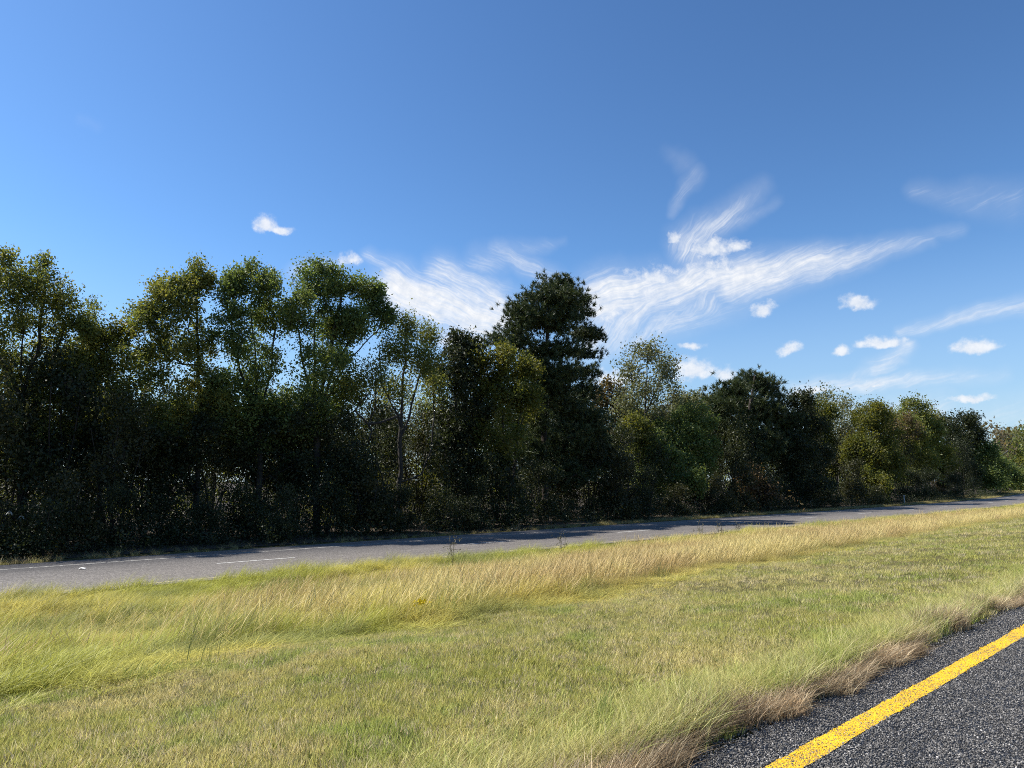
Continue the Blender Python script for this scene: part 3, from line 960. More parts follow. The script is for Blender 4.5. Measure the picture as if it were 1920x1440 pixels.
def leaf_cloud(centers, per, sig, size, aspect=0.6, droop=0.0, outward=None):
    n = len(centers) * per
    ax_ = RNG.normal(0, 1, (len(centers), 3)) + np.array([0, 0, 0.55])
    ax_ /= np.linalg.norm(ax_, axis=1, keepdims=True)
    c = np.repeat(centers, per, 0) + np.clip(RNG.normal(0, 1, (n, 3)), -1.7, 1.7) * sig * 0.62 + np.repeat(ax_, per, 0) * (np.clip(RNG.normal(0, 1, (n, 1)), -1.7, 1.7) * sig * 1.12)
    a = RNG.normal(0, 1, (n, 3)); a[:, 2] -= droop
    a /= np.linalg.norm(a, axis=1, keepdims=True)
    b = RNG.normal(0, 1, (n, 3))
    b -= a * np.sum(a * b, 1, keepdims=True); b /= np.linalg.norm(b, axis=1, keepdims=True)
    nn = np.cross(a, b)
    L = (size * (0.45 + 0.9 * RNG.random(n) ** 1.2))[:, None]
    v = np.stack([c, c + a * L * 0.45 + b * L * aspect * 0.5 + nn * L * 0.10, c + a * L, c + a * L * 0.45 - b * L * aspect * 0.5 + nn * L * 0.10], 1).reshape(-1, 3)
    q = np.arange(n * 4).reshape(n, 4)
    clv = np.repeat(RNG.random(len(centers)), per)
    var = np.repeat(np.clip(0.45 * clv + 0.55 * RNG.random(n), 0, 1), 4)
    return v, q, var


def needle_cloud(centers, outd, tufts, needles, sig, length, width):
    """bottle-brush tufts of needles at the branch ends"""
    n = len(centers) * tufts
    c = np.repeat(centers, tufts, 0) + RNG.normal(0, 1, (n, 3)) * np.array([sig, sig, sig * 0.55])
    o = np.repeat(outd, tufts, 0) + RNG.normal(0, 0.55, (n, 3)) + np.array([0, 0, 0.5])
    o /= np.linalg.norm(o, axis=1, keepdims=True)
    m_ = n * needles
    cc = np.repeat(c, needles, 0)
    dirs = np.repeat(o, needles, 0) * 0.75 + RNG.normal(0, 0.62, (m_, 3))
    dirs /= np.linalg.norm(dirs, axis=1, keepdims=True)
    sd_ = np.cross(dirs, RNG.normal(0, 1, (m_, 3))); sd_ /= np.linalg.norm(sd_, axis=1, keepdims=True)
    st = cc - np.repeat(o, needles, 0) * (RNG.random((m_, 1)) * length * 0.6)
    L = length * (0.7 + 0.5 * RNG.random((m_, 1)))
    v = np.stack([st - sd_ * width * 0.5, st + sd_ * width * 0.5, st + dirs * L], 1).reshape(-1, 3)
    var = np.repeat(np.clip(np.repeat(RNG.random(n), needles) * 0.6 + 0.4 * RNG.random(m_), 0, 1), 3)
    return v, np.arange(m_ * 3).reshape(m_, 3), var


def lobe_points(center, rx, ry, rz, n, viewdir, shell=0.40):
    v = RNG.normal(0, 1, (n, 3)); v /= np.linalg.norm(v, axis=1, keepdims=True)
    r = RNG.random(n) ** shell
    lump = 0.86 + 0.20 * RNG.random(n) ** 2 * (v[:, 2] > -0.2) - 0.12 * RNG.random(n)
    stray = (RNG.random(n) < 0.07) & (v[:, 2] > -0.5)
    lump = np.where(stray, 1.0 + 0.42 * RNG.random(n), lump)
    v = v * (r * lump)[:, None]
    keep = RNG.random(n) < 0.40 + 0.60 * np.clip((v[:, 2] + 0.9) / 0.8, 0, 1)
    if keep.sum() > 1: v = v[keep]
    side = np.array([viewdir[1], -viewdir[0], 0])
    return center + v[:, :1] * side * rx + v[:, 1:2] * viewdir * ry + v[:, 2:3] * np.array([0, 0, 1.0]) * rz


def build_tree(name, label, cat, base_px, d, lobes, leaf='olive', bark='bark', dens=1.0, kind='leaf', r_base=0.16, stems_px=None,
               group=None, leaf_px=6.4, per=34, lean=None, thin_top=False, seg=0.55, limbs=6, sigk=1.0, airy=False):
    """lobes: (px, py, rx, ry[, density][, leaf material]) measured on the photograph, placed d metres out"""
    base = ground_at(base_px, d)
    Zc = depth(base)
    g = Zc / F
    vd = np.array([base[0], base[1], 0]); vd /= np.linalg.norm(vd)
    root = empty(name, base)
    tag(root, label, cat, group)
    targets = {}
    allt = []
    ctrs = []
    if leaf_px == 6.4 and base_px < 1120: leaf_px = 5.6
    if leaf_px == 6.4 and base_px > 1120: leaf_px = 4.7 if base_px < 1500 else 4.1
    for lb in lobes:
        px, py, rx, ry = lb[:4]
        if kind == 'leaf': rx, ry = rx * 0.94, ry * 0.94; py += 7
        dn = lb[4] if len(lb) > 4 else 1.0
        lm = lb[5] if len(lb) > 5 else leaf
        c = at(px, py, d) + vd * RNG.normal(0, 0.7) * (rx * g * 0.5)
        ctrs.append((c, rx * g, ry * g))
        if kind == 'pine': nc = int(max(6, 0.043 * rx * ry * dens * dn))
        else: nc = int(max(6, 1.26 * rx * ry * dens * dn / per * (6.4 / leaf_px) ** 1.7))
        pts = lobe_points(c, rx * g, min(rx, ry * 1.3) * g * 0.85, ry * g, nc, vd)
        zmin = base[2] + 0.3
        pts[:, 2] = np.maximum(pts[:, 2], zmin + RNG.random(len(pts)) * 0.6)
        if kind == 'leaf' and min(rx, ry) > 16 and not airy:
            side = np.array([vd[1], -vd[0], 0])
            extra = [pts]
            for q in range(6):
                th = RNG.uniform(-0.25, math.pi + 0.25); ph = RNG.normal(0, 0.5)
                e = c + side * math.cos(th) * rx * g * 0.86 + np.array([0, 0, math.sin(th) * ry * g * 0.88]) + vd * ph * rx * g
                rr = RNG.uniform(9, 17) * (leaf_px / 6.4) ** 0.4
                k_ = int(max(2, 1.9 * rr * rr / per * (6.4 / leaf_px) ** 1.7))
                extra.append(lobe_points(e, rr * g, rr * g, rr * g * 1.25, k_, vd, 0.5))
            pts = np.concatenate(extra)
        targets.setdefault(lm, []).append((pts, c))
        allt.append(pts)
    if kind == 'leaf' and len(ctrs) > 2 and not airy:
        for q in range(len(ctrs) * 2):
            i_, j_ = RNG.integers(0, len(ctrs), 2)
            if i_ == j_: continue
            f = RNG.uniform(0.25, 0.75)
            c = ctrs[i_][0] * (1 - f) + ctrs[j_][0] * f + RNG.normal(0, 0.35, 3)
            rr = RNG.uniform(14, 26)
            e = lobe_points(c, rr * g, rr * g, rr * g * RNG.uniform(.6, 1.1), int(max(2, 0.62 * rr * rr * dens / per * (6.4 / leaf_px) ** 1.7)), vd, .6)
            targets[leaf if leaf in targets else list(targets)[0]].append((e, c)); allt.append(e)
    allt_c = np.concatenate(allt)
    if stems_px:
        stems = [[(at(p[0], p[1], d) + vd * (p[2] if len(p) > 2 else 0)) for p in st] for st in stems_px]
        stems[0][0] = base - np.array([0, 0, 0.15])
    else:
        top = max(ctrs, key=lambda c: c[0][2] + c[2] * 0.4)
        tc_ = top[0] + np.array([0, 0, (0.45 if kind == 'pine' else 0.0) * top[2]])
        mid = base * 0.45 + tc_ * 0.55
        mid[0] += RNG.normal(0, 0.25); mid[1] += RNG.normal(0, 0.25)
        mid[:2] = mid[:2] * 0.6 + base[:2] * 0.4
        stems = [[base - np.array([0, 0, 0.15]), mid, tc_]]
        if kind != 'pine':
            for c, a, b in sorted(ctrs, key=lambda c: -c[1] * c[2])[:4]:
                if c[2] < base[2] + 2.5 or np.linalg.norm(c - tc_) < 0.8: continue
                f = 0.25 + 0.3 * RNG.random()
                st = base * (1 - f) + mid * f if f < 1 else mid
                q = st * 0.45 + c * 0.55 + np.array([0, 0, -0.25 * b])
                stems.append([st, q, c])
    P, par, stem_of, tips = skeleton(stems, allt_c, seg, -1 if kind == 'pine' else 0.7, 0.035 if kind == 'pine' else 0.06)
    n = len(P)
    wgt = np.zeros(n)
    np.add.at(wgt, tips, 1.0)
    tip_stem = np.ones(n, bool); tip_stem[par[par >= 0]] = False
    wgt[tip_stem & (wgt == 0)] = 0.5
    for i in range(n - 1, 0, -1):
        if par[i] >= 0: wgt[par[i]] += wgt[i]
    tot = max(wgt[0], 1)
    Rr = np.maximum(r_base * (wgt / tot) ** 0.5, 0.0075 * max(1, Zc / 45))
    hgt = (P[:, 2] - P[0, 2])
    Rr = Rr * np.where(stem_of == 0, 1 + 0.35 * np.exp(-hgt / 0.35), 1)
    loc = P - base
    # which wood piece does every node belong to
    piece = np.full(n, -1)
    piece[stem_of == 0] = 0
    heads = []
    for i in range(n):
        if stem_of[i] == 0: continue
        pi = par[i]
        if piece[pi] == 0 and wgt[i] > 0.035 * tot and len(heads) < limbs:
            heads.append(i); piece[i] = len(heads)
        elif piece[pi] > 0: piece[i] = piece[pi]
        else: piece[i] = -1 if piece[pi] <= 0 else piece[pi]
    eds = np.array([i for i in range(n) if par[i] >= 0])
    trunk = obj('trunk', wood_mesh('trunk', eds[piece[eds] == 0], loc, Rr, par, M[bark]), M[bark], root)
    for h in range(1, len(heads) + 1):
        obj('limb', wood_mesh('limb', eds[piece[eds] == h], loc, Rr, par, M[bark]), M[bark], trunk)
    rest = eds[piece[eds] == -1]
    if len(rest):
        o = obj('branches', wood_mesh('branches', rest, loc, Rr, par, M[bark]), M[bark], trunk)
        o['kind'] = 'stuff'
    first = True
    for lm, lst in targets.items():
        if kind == 'bare' : per_ = 3
        else: per_ = per
        pts = np.concatenate([p for p, c in lst]) - base
        if kind == 'pine':
            axis = np.array([stems[0][-1][0] - base[0], stems[0][-1][1] - base[1], 0])
            o_ = pts - axis; o_[:, 2] *= 0.25
            o_ /= np.linalg.norm(o_, axis=1, keepdims=True) + 1e-6
            v, t, var = needle_cloud(pts, o_, 7, 22, 11 * g, 9.0 * g, 1.3 * g)
            me = mesh_from('crown', v, None, t, {'var': var})
        else:
            v, q, var = leaf_cloud(pts, per_, 9.5 * g * sigk * (0.72 if leaf_px < 4.8 and not airy else 1.0), leaf_px * g)
            me = mesh_from('crown', v, q, None, {'var': var})
        o = obj('crown' if first else 'foliage', me, M[lm], root)
        if not first: o['label'] = {'yellow': 'yellowing leaves', 'brown': 'brown dead leaves', 'russet': 'rusty red leaves', 'grey': 'pale grey green leaves'}.get(lm, 'darker green leaves')  # the 'dark' lobes low on the trees have shade painted into their leaves
        first = False
    return root


T = build_tree
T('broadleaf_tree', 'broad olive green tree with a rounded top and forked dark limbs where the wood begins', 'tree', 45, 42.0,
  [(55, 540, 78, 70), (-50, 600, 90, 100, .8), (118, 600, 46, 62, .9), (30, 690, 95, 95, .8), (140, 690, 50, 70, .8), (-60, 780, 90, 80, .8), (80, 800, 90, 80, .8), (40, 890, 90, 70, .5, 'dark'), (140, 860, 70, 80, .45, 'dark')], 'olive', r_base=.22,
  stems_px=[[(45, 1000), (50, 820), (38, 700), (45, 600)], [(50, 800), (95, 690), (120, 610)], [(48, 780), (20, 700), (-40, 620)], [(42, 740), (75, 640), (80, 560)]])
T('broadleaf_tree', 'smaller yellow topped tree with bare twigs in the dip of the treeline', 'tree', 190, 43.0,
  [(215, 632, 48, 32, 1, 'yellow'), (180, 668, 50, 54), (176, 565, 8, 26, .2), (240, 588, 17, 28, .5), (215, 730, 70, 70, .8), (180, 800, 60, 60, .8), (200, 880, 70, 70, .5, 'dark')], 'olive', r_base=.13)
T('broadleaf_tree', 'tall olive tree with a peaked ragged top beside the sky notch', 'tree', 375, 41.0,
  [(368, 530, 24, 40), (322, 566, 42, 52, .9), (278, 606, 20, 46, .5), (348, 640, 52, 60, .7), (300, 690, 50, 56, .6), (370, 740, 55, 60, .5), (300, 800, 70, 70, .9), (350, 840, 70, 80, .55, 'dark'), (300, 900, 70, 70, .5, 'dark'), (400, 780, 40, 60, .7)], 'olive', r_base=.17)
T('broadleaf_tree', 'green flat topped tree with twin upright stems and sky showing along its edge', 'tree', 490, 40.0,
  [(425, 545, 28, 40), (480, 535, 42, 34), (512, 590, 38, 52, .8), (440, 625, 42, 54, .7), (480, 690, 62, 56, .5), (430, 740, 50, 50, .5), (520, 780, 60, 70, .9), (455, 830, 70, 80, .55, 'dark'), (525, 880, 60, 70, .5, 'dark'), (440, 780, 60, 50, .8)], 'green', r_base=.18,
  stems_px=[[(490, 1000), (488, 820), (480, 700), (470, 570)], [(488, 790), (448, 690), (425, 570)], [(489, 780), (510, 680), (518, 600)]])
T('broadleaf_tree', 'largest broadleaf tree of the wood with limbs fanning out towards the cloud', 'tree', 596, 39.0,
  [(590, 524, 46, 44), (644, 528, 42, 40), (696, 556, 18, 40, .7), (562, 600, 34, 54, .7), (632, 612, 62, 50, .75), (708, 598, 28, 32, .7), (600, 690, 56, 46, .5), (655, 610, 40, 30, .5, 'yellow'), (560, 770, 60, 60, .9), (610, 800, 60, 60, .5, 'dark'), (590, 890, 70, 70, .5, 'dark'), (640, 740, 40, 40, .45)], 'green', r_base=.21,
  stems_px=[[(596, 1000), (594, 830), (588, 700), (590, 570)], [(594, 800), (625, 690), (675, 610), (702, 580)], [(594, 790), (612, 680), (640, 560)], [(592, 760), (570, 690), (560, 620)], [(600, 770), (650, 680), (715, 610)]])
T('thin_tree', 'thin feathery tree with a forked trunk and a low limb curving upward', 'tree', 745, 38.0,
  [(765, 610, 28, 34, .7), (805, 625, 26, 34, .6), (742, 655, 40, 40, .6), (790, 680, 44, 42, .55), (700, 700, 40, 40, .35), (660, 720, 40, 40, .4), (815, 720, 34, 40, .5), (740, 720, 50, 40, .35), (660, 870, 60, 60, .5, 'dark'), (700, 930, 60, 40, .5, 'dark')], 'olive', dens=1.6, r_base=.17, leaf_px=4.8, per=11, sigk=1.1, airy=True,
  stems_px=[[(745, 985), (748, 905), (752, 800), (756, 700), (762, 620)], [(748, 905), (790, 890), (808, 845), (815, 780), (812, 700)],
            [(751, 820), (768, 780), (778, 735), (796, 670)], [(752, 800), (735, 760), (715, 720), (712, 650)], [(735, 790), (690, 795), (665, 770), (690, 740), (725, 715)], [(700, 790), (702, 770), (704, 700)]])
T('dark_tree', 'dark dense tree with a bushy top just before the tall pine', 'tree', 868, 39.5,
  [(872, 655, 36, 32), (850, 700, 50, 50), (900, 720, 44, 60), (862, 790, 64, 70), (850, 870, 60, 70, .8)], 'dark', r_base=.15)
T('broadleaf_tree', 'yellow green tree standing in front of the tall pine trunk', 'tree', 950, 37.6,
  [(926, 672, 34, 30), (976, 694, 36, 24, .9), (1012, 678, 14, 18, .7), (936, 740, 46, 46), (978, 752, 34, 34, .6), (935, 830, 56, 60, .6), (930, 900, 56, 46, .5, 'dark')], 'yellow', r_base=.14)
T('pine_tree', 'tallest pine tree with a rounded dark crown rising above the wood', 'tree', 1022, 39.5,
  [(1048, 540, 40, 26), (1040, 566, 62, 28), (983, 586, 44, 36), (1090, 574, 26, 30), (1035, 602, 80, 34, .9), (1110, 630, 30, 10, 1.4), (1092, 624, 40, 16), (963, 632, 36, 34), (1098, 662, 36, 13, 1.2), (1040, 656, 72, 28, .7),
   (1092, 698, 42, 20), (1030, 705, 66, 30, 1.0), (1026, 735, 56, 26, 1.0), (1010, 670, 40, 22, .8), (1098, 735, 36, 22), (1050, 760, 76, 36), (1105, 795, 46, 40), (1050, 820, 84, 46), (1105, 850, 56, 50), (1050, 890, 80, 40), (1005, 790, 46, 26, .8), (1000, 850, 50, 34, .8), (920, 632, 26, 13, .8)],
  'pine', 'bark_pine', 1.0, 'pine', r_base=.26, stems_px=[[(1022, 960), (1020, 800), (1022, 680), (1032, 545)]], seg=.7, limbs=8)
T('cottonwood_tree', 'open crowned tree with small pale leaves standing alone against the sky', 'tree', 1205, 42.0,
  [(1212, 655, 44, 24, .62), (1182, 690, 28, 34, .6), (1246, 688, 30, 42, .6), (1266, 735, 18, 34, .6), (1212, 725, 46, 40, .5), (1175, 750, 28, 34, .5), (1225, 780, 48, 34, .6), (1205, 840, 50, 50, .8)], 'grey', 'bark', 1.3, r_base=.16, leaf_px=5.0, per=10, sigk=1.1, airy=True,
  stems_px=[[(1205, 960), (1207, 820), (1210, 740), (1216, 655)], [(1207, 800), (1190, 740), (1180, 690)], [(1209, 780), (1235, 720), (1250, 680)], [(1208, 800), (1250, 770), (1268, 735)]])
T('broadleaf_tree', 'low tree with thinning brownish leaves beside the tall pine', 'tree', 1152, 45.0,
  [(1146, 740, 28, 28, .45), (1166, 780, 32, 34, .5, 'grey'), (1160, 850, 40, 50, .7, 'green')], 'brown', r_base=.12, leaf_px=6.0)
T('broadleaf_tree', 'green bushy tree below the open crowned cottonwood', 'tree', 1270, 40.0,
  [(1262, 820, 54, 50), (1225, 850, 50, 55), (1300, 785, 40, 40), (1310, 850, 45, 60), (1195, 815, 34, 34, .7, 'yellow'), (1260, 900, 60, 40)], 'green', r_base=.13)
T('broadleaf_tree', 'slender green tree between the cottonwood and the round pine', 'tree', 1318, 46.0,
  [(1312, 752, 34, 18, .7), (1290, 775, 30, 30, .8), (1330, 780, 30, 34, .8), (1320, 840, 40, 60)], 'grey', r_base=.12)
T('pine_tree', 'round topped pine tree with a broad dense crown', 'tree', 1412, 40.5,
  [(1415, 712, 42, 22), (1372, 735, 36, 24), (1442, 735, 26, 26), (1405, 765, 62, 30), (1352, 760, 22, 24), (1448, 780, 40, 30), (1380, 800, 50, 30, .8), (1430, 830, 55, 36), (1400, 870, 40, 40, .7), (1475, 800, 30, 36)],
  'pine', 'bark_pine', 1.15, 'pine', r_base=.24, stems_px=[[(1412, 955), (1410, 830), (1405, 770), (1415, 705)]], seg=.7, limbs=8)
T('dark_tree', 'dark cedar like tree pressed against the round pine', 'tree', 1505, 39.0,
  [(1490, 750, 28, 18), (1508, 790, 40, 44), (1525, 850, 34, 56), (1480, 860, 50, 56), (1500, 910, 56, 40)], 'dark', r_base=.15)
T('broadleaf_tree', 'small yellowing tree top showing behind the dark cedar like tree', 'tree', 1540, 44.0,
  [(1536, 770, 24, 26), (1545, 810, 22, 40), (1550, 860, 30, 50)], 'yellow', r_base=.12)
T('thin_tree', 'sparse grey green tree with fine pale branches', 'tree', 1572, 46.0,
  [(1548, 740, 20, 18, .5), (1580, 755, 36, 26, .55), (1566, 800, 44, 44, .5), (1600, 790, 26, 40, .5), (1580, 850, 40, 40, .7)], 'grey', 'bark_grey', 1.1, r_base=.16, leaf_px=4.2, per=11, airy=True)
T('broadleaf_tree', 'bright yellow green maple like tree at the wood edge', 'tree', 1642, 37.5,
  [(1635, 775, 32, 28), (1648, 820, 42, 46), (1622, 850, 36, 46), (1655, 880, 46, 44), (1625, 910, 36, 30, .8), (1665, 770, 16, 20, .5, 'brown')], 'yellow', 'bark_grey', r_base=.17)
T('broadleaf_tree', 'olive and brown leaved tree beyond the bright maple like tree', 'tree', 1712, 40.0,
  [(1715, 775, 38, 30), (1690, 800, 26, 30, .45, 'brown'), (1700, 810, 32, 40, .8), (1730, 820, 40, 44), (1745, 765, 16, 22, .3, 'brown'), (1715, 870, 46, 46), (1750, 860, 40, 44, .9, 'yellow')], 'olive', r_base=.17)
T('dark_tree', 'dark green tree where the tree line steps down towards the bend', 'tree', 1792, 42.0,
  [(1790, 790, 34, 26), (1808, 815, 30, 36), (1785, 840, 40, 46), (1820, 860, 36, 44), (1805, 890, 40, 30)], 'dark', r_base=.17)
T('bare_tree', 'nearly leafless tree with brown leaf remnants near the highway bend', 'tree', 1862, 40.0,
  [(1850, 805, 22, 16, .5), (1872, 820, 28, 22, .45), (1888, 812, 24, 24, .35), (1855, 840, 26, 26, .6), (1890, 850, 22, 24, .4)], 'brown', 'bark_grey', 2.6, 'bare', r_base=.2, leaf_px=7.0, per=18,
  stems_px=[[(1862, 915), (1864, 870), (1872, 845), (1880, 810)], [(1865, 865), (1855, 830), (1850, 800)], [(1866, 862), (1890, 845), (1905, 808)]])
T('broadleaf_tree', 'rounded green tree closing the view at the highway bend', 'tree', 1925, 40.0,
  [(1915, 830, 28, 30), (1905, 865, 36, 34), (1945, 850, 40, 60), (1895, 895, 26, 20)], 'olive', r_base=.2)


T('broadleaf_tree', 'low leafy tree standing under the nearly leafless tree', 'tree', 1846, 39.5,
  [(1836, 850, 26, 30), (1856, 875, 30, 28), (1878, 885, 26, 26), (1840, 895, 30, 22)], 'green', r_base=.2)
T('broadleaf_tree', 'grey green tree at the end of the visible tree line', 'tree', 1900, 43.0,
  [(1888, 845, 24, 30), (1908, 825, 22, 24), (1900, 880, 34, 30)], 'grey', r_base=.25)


# shrubs and saplings under the big trees
def shrub_meshes(n, w, h, leaf, per=20, size=.16, sig=.30):
    out = []
    for k in range(9):
        a = RNG.random() * 6.28; f = RNG.random()
        hz = h * (.12 + .80 * f)
        rr = w * (.85 - .45 * f) * RNG.random() ** .5
        c = np.array([math.cos(a) * rr, math.sin(a) * rr, hz])
        r_ = w * RNG.uniform(.28, .55)
        out.append(lobe_points(c, r_, r_, r_ * RNG.uniform(.8, 1.3), n // 9, np.array([0, 1.0, 0]), .5))
    out.append(np.stack([RNG.normal(0, w * .6, n // 7), RNG.normal(0, w * .5, n // 7), .1 + h * .25 * RNG.random(n // 7)], -1))
    pts = np.concatenate(out)
    pts[:, 2] = np.maximum(pts[:, 2], .08 + .3 * RNG.random(len(pts)))
    v, q, va = leaf_cloud(pts, per, sig, size)
    crown = mesh_from('crown', v, q, None, {'var': va}); crown.materials.append(M[leaf])
    stems = [[np.array([0, 0, -.1]), np.array([.1, 0, h * .35]), np.array([0, 0, h * .7])]]
    for a in range(4):
        aa = a * 1.6 + RNG.random()
        stems.append([np.array([0, 0, .1]), np.array([math.cos(aa) * w * .3, math.sin(aa) * w * .3, h * .4]), np.array([math.cos(aa) * w * .55, math.sin(aa) * w * .5, h * .75])])
    P, par, so, tips = skeleton(stems, pts[:60], .5, .6, .05)
    R = np.maximum(.045 * np.exp(-np.linalg.norm(P, axis=1) / (h * .6)), .008)
    stem = wood_mesh('stem', np.array([i for i in range(len(P)) if par[i] >= 0]), P, R, par, M['bark'])
    stem.materials.append(M['bark'])
    return crown, stem


PROTO = {k: shrub_meshes(*a) for k, a in {
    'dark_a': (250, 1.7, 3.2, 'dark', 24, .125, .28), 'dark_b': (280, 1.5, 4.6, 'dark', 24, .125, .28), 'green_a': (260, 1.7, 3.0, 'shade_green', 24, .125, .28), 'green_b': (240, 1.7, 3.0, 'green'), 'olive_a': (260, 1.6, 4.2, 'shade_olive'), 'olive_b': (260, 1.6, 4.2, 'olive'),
    'yellow_a': (170, 1.3, 3.0, 'yellow'), 'russet_a': (150, 1.4, 3.0, 'russet'), 'brown_a': (150, 1.4, 2.6, 'brown'),
    'sap_dark': (300, 1.5, 4.8, 'dark', 26, .095, .26), 'sap_olive': (300, 1.6, 4.4, 'shade_olive', 26, .095, .26), 'sap_green': (300, 1.6, 4.4, 'shade_green', 26, .095, .26)}.items()}


def shrub(name, label, cat, kind, px, d, sc, group=None, hs=1.0):
    b = ground_at(px, d)
    r = empty(name, b - np.array([0, 0, .05])); tag(r, label, cat, group)
    r.rotation_euler = (0, 0, random.random() * 6.28); r.scale = (sc, sc, sc * hs)
    c, st = PROTO[kind]
    obj('crown', c, None, r); obj('stem', st, None, r)
    return r


for px, d, sc, kind, lab in (
    (90, 35.6, .85, 'green_a', 'dull green shrub arching over at the wood edge below the first big olive tree'),
    (700, 43, 1.25, 'yellow_a', 'sunlit yellow green bush behind the fork of the thin feathery tree'),
    (800, 42, 1.2, 'yellow_a', 'sunlit yellow bush framed by the curved low limb of the thin tree'),
    (640, 44, 1.2, 'olive_b', 'olive sunlit bush glowing under the limbs of the largest broadleaf tree'),
    (875, 35.8, .75, 'green_a', 'pale green shrub leaning over the verge under the dark bushy tree'),
    (1165, 37.0, 1.05, 'brown_a', 'brownish leaved bush at the foot of the tall pine'),
    (1200, 36.2, 1.0, 'green_a', 'light green shrub spreading to the verge under the cottonwood'),
    (1425, 36.6, 1.75, 'russet_a', 'rusty red leaved sapling in front of the round pine'),
    (1350, 35.8, .95, 'olive_a', 'narrow pale shrub standing before the dark trees near the dry tuft'),
    (1640, 35.6, .9, 'green_a', 'low green shrub under the bright maple like tree beside the marker post'),
    (1760, 38.0, 1.2, 'brown_a', 'dry brownish shrub at the edge of the far road near the bend'),
    (1885, 38.6, 3.0, 'green_b', 'rounded sunlit bush beside the road bend'),
    (1915, 38.2, 3.2, 'green_a', 'bright green bush at the end of the far verge'),
):
    shrub('shrub', lab, 'shrub', kind, px, d, sc)

MARKS = [(45, 'the first big olive tree'), (190, 'the yellow topped tree'), (375, 'the peaked olive tree'), (490, 'the flat topped green tree'), (596, 'the largest broadleaf tree'),
         (745, 'the thin feathery tree'), (868, 'the dark bushy tree'), (962, 'the yellow green tree'), (1022, 'the tallest pine'), (1148, 'the thinning brownish tree'),
         (1205, 'the cottonwood'), (1270, 'the green bushy tree'), (1318, 'the slender green tree'), (1412, 'the round pine'), (1505, 'the dark cedar like tree'),
         (1572, 'the sparse grey green tree'), (1642, 'the bright maple like tree'), (1712, 'the olive and brown tree'), (1792, 'the dark tree by the bend'), (1862, 'the nearly leafless tree')]
NTH = ['first', 'second', 'third', 'fourth', 'fifth', 'sixth', 'seventh', 'eighth', 'ninth']
_count = {}


def near_mark(px, text):
    nm = min(MARKS, key=lambda m: abs(m[0] - px))[1]
    k_ = _count.get((text, nm), 0); _count[(text, nm)] = k_ + 1
    return text % (NTH[k_], nm)


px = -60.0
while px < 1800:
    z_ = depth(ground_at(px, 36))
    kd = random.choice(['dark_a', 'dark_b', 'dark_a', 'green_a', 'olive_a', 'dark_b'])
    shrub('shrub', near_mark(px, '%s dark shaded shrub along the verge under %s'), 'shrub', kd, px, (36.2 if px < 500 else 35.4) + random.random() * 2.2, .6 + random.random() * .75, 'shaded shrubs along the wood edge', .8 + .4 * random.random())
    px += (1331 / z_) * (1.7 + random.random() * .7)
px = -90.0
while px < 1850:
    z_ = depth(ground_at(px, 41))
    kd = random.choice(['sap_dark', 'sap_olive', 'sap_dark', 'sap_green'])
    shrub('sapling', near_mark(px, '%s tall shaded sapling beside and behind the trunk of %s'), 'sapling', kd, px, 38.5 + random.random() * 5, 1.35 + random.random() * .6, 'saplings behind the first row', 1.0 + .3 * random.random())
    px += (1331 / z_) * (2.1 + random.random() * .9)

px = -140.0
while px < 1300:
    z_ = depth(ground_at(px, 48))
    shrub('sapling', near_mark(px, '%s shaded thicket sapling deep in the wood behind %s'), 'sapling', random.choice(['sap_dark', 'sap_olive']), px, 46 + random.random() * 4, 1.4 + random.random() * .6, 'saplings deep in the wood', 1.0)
    px += (1331 / z_) * (2.6 + random.random() * .9)

# trees deeper in the wood: two prototypes copied
def deep_tree(leaf):
    h = 9.5
    pts = []
    for k in range(9):
        c = np.array([RNG.normal(0, 1.2), RNG.normal(0, 1.2), h * (.35 + .6 * RNG.random())])
        pts.append(lobe_points(c, 1.6, 1.6, 1.3, 34, np.array([0, 1.0, 0])))
    pts = np.concatenate(pts)
    v, q, va = leaf_cloud(pts, 32, .42, .17)
    crown = mesh_from('crown', v, q, None, {'var': va}); crown.materials.append(M[leaf])
    P, par, so, tips = skeleton([[np.array([0, 0, -.2]), np.array([.2, .1, h * .5]), np.array([0, 0, h * .9])]], pts[::3], .8, .7, .06)
    w = np.ones(len(P))
    for i in range(len(P) - 1, 0, -1): w[par[i]] += w[i]
    R = np.maximum(.17 * (w / w[0]) ** .5, .01)
    tr = wood_mesh('trunk', np.array([i for i in range(len(P)) if par[i] >= 0]), P, R, par, M['bark']); tr.materials.append(M['bark'])
    return crown, tr


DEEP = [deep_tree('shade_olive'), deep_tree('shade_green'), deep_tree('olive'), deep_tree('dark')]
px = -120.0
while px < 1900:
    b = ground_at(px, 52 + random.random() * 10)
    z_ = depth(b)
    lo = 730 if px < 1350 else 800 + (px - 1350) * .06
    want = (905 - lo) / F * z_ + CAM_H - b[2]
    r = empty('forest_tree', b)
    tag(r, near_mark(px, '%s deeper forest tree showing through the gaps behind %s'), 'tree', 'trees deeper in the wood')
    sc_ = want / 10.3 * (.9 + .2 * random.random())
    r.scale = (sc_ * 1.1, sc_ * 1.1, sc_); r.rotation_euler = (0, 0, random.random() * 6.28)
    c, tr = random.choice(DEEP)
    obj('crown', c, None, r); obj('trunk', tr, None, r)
    px += (1331 / z_) * (3.6 + random.random() * 1.6)

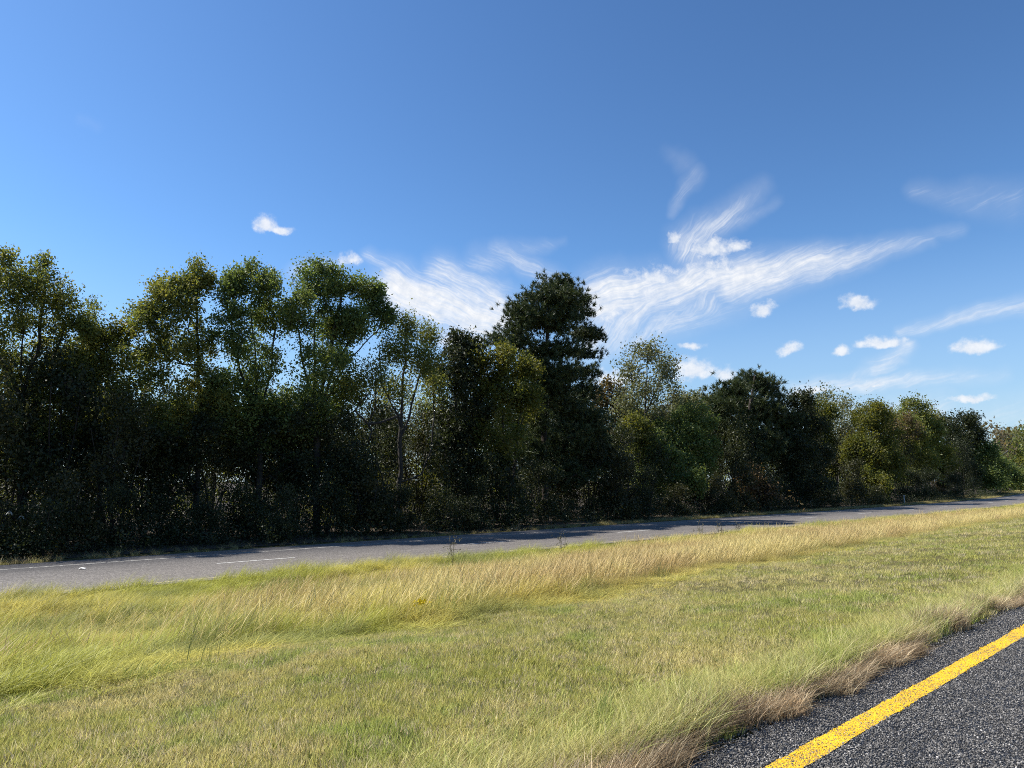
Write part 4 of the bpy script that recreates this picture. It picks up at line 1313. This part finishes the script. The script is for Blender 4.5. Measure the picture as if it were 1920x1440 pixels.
# unbroken wood further back, one mass
n0 = 2600
s = -75 + 420 * RNG.random(n0) ** 1.25
d = 58 + 22 * RNG.random(n0) + np.clip(s - 150, 0, 200) * .1
x, y = sd_to_xy(s, d)
zz = ground_z(s, d) + (.3 + 6.0 * RNG.random(n0)) * (1 + np.clip(s, 0, 200) * .004)
pts = np.stack([x, y, zz], -1)
v, q, va = leaf_cloud(pts, 34, .95, .5)
wood = obj('far_wood', mesh_from('far_wood', v, q, None, {'var': va}), M['olive'])
tag(wood, 'dense unbroken woodland far behind the roadside trees', 'wood', kind='stuff')

# leaf litter and low weeds on the shaded forest edge
n0 = 2600
s = -40 + 230 * RNG.random(n0) ** 1.2
d = 33.9 + 2.8 * RNG.random(n0)
x, y = sd_to_xy(s, d)
pts = np.stack([x, y, ground_z(s, d) + .10 + (.35 + 1.1 * fbm(s * .5, d * .5)) * RNG.random(n0) ** 1.6], -1)
v, q, va = leaf_cloud(pts, 20, .22, .12)
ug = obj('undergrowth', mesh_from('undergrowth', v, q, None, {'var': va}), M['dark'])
tag(ug, 'dark low weeds and leaves along the shaded wood edge', 'undergrowth', kind='stuff')


# ------------------------------------------------------------------ single tufts, weeds, post, litter
M['tuft_green'] = blade_mat('tuft_green', [(0, (.14, .20, .045)), (.6, (.27, .33, .08)), (1, (.44, .42, .14))])
M['tuft_dark'] = blade_mat('tuft_dark', [(0, (.085, .115, .035)), (.6, (.17, .19, .055)), (1, (.34, .31, .11))])
M['tuft_straw'] = blade_mat('tuft_straw', [(0, (.24, .17, .09)), (.6, (.44, .35, .18)), (1, (.58, .50, .30))], .3)
M['tuft_orange'] = blade_mat('tuft_orange', [(0, (.20, .13, .03)), (.6, (.42, .27, .05)), (1, (.52, .38, .10))])


def tuft(label, px, py, n, spread, h0, h1, w, lean, mat, name='grass_tuft', cat='grass tuft', heads=False):
    b = ground_hit(px, py)
    v, q, t, va = blades(n, spread, h0, h1, w, lean, .7, 4, heads)
    o = obj(name, mesh_from(name, v, q, t, {'var': va}), M[mat], None, b)
    o.rotation_euler = (0, 0, WIND + random.uniform(-.3, .3))
    tag(o, label, cat)
    return o


tuft('tall clump of thin dark upright stalks standing out of the yellow grass', 385, 1238, 30, .24, .45, 1.05, .0055, .38, 'tuft_dark')
tuft('clump of upright yellow green stalks by the yellow wildflowers', 828, 1158, 46, .22, .35, .85, .009, .32, 'tuft_green')
tuft('broad bladed dark green tuft growing out of the mown grass near the dead road edge', 1128, 1352, 26, .08, .16, .36, .011, .5, 'tuft_green')
tuft('green tuft with long arching blades reaching over the dead grass', 1300, 1345, 90, .16, .14, .34, .0055, .9, 'tuft_green')
tuft('dark green tuft beside the pale bleached blades at the road edge', 1440, 1262, 34, .08, .12, .27, .008, .6, 'tuft_dark')
tuft('pale bleached dry tuft above the brown edge grass', 1478, 1262, 60, .12, .12, .30, .0045, 1.1, 'tuft_straw')
tuft('leafy lime green tuft where the mown strip meets the tall grass', 275, 1268, 70, .28, .12, .28, .012, .8, 'tuft_green')
tuft('low lime green weed patch at the corner of the tall grass', 90, 1285, 80, .36, .12, .26, .012, .8, 'tuft_green')
tuft('orange brown withered tuft beside the yellow wildflowers', 700, 1170, 120, .38, .15, .34, .007, .7, 'tuft_orange')
tuft('coarse green tuft with straw tips leaning across the mown strip edge', 1240, 1085, 60, .22, .3, .6, .008, .5, 'tuft_dark')
tuft('dark green tuft at the tall grass edge near the distant mown strip', 1560, 1022, 60, .25, .25, .5, .010, .6, 'tuft_dark')
tuft('long bleached grass bundle bending down onto the asphalt at the picture bottom', 1160, 1425, 130, .16, .16, .34, .0045, 1.0, 'tuft_straw')

# yellow wildflowers
fb = ground_hit(790, 1166)
fl = empty('wildflower', fb); tag(fl, 'small yellow wildflower cluster in the grass by the upright stalks', 'wildflower')
v, q, t, va = blades(14, .10, .22, .42, .006, .3, .6, 3)
obj('stem', mesh_from('stem', v, q, t, {'var': va}), M['tuft_green'], fl)
M['petal'] = blade_mat('yellow_petal', [(0, (.62, .46, .01)), (1, (.85, .68, .03))], .3)
pts = np.stack([RNG.normal(0, .07, 12), RNG.normal(0, .07, 12), .26 + .12 * RNG.random(12)], -1)
v, q, va = leaf_cloud(pts, 5, .012, .045, .8)
obj('blossom', mesh_from('blossom', v, q, None, {'var': va}), M['petal'], fl)


# thin weeds rising before the far road
M['weed'] = blade_mat('weed_stalk', [(0, (.10, .09, .05)), (1, (.24, .22, .13))], .25)
for i, (px_, d_, h_, lab) in enumerate((
    (850, 21.5, 1.05, 'spindly dry weed in front of the first tree shadow on the far road'),
    (1052, 21.0, .95, 'small branching weed before the tip of the long tree shadow on the far road'),
    (1110, 33.6, 1.0, 'thin pale weed beside the white edge line under the tall pine'),
    (1310, 21.5, 1.05, 'dry branching weed before the shadow where the lane dash is hidden by grass'),
    (1345, 21.2, 1.0, 'twin stalked weed sticking up before the dark shadow under the round pine'),
    (1380, 21.6, .9, 'fine stalked weed just past the dark shadow on the far road'),
    (1520, 33.9, 1.3, 'leafy roadside weed on the far verge beneath the dark cedar like tree'),
    (1672, 33.9, 1.6, 'twiggy weed on the far verge next to the marker post'))):
    b = ground_at(px_, d_)
    lines = []
    for k in range(3):
        a = random.random() * 6.28
        top = np.array([math.cos(a) * .16, math.sin(a) * .16, h_ * (.75 + .25 * random.random())])
        lines.append([np.array([0, 0, -.03]) if k == 0 else np.array([0, 0, .05]), top * .5 + np.array([.03, 0, 0]), top])
    tg = np.stack([RNG.normal(0, .16, 16), RNG.normal(0, .16, 16), h_ * (.45 + .6 * RNG.random(16))], -1)
    P, par, so, tips = skeleton(lines, tg, .14, .8, .01)
    R = np.full(len(P), .006)
    root = empty('weed', b); tag(root, lab, 'weed')
    obj('stem', wood_mesh('stem', np.array([j for j in range(len(P)) if par[j] >= 0]), P, R, par, M['weed']), M['weed'], root)
    v, q, va = leaf_cloud(tg, 5, .03, .06)
    obj('seed_head', mesh_from('seed_head', v, q, None, {'var': va}), M['weed'], root)

# dry tufts on the far verge
for px_, lab in ((965, 'dry tan tuft on the far verge under the yellow green tree'), (1362, 'taller tan tuft on the far verge before the narrow pale shrub'),
                 (1300, 'flat tan grass patch at the verge where the tree shadow crosses')):
    b = ground_at(px_, 34.5)
    v, q, t, va = blades(70, .35, .25, .6, .02, .5, .7, 3)
    o = obj('grass_tuft', mesh_from('grass_tuft', v, q, t, {'var': va}), M['tuft_straw'], None, b)
    tag(o, lab, 'grass tuft')

# pale seed plant at the shaded edge
M['pale_leaf'] = blade_mat('pale_leaf', [(0, (.42, .42, .36)), (1, (.62, .62, .55))], .3)
for px_, py_, lab in ((23, 958, 'pale drooping leaved weed in the deep shade at the wood edge'), (46, 966, 'second smaller pale leaved weed in the deep shade beside its taller neighbour')):
    b = ground_at(px_, 35.6); tp = at(px_, py_, 35.6)
    root = empty('pale_weed', b); tag(root, lab, 'weed')
    hgt = tp[2] - b[2]
    P = np.array([[0, 0, -.05], [.03, 0, hgt * .5], [0, 0, hgt]])
    obj('stem', wood_mesh('stem', np.array([1, 2]), P, np.full(3, .012), np.array([-1, 0, 1]), M['weed']), M['weed'], root)
    for k in range(4):
        a = k * 1.9 + .4
        dr = np.array([math.cos(a) * .6, math.sin(a) * .6, -.75])
        sd_ = np.array([-math.sin(a), math.cos(a), 0])
        o0 = np.array([0, 0, hgt])
        v = [o0, o0 + dr * .10 + sd_ * .05 + np.array([0, 0, .03]), o0 + dr * .24, o0 + dr * .10 - sd_ * .05 + np.array([0, 0, .03])]
        obj('leaf', mesh_from('leaf', v, [[0, 1, 2, 3]], None, {'var': np.full(4, .5)}), M['pale_leaf'], root)

# marker post by the far road
m_, t_, o_ = new_mat('post_paint')
pb = t_.node('ShaderNodeBsdfPrincipled'); pb.inputs['Roughness'].default_value = .5
nz = t_.noise(t_.node('ShaderNodeTexCoord').outputs['Object'], 14, 4, .6)
t_.l.new(t_.ramp(nz.outputs[0], [(.3, (.52, .51, .48)), (.7, (.74, .73, .70))]), pb.inputs['Base Color'])
t_.l.new(pb.outputs[0], o_.inputs[0])
mr, t_, o_ = new_mat('reflector')
pb = t_.node('ShaderNodeBsdfPrincipled'); pb.inputs['Roughness'].default_value = .25; pb.inputs['Base Color'].default_value = (.55, .50, .42, 1)
t_.l.new(pb.outputs[0], o_.inputs[0])


def slab(name, x0, x1, y0, y1, z0, z1, mat, parent):
    c = .006
    prof = [(x0 + c, y0), (x1 - c, y0), (x1, y0 + c), (x1, y1 - c), (x1 - c, y1), (x0 + c, y1), (x0, y1 - c), (x0, y0 + c)]
    v = [(a, b, z0) for a, b in prof] + [(a, b, z1) for a, b in prof] + [((x0 + x1) / 2, (y0 + y1) / 2, z1 + .01), ((x0 + x1) / 2, (y0 + y1) / 2, z0)]
    q = [[i, (i + 1) % 8, 8 + (i + 1) % 8, 8 + i] for i in range(8)]
    t = [[8 + i, 8 + (i + 1) % 8, 16] for i in range(8)] + [[(i + 1) % 8, i, 17] for i in range(8)]
    return obj(name, mesh_from(name, v, q, t), mat, parent)


pb_ = ground_at(1693, 34.6)
post = empty('marker_post', pb_); tag(post, 'thin white roadside marker post on the far verge under the trees', 'marker post')
post.rotation_euler = (0, 0, -ROAD_AZ)
slab('post', -.065, .065, -.022, .022, -.2, 1.22, m_, post)
slab('reflector', -.04, .04, -.032, -.0225, 1.0, 1.16, mr, post)

# scrap of litter on the far lane
lb = at(153, 1078, 29.8)
sl, dl = xy_to_sd(lb[0], lb[1])
v = np.array([[-.10, -.06, .012], [.0, -.07, .05], [.11, -.05, .015], [.12, .06, .04], [.01, .07, .02], [-.11, .05, .05], [0, 0, .075]])
tr = [[0, 1, 6], [1, 2, 6], [2, 3, 6], [3, 4, 6], [4, 5, 6], [5, 0, 6]]
lo_ = obj('paper_scrap', mesh_from('paper_scrap', np.concatenate([v, v - [0, 0, .008]]), None, tr + [[a + 7, c + 7, b + 7] for a, b, c in tr]), m_, None,
          (lb[0], lb[1], ROAD_Z))
tag(lo_, 'small crumpled white scrap lying on the far lane', 'litter')
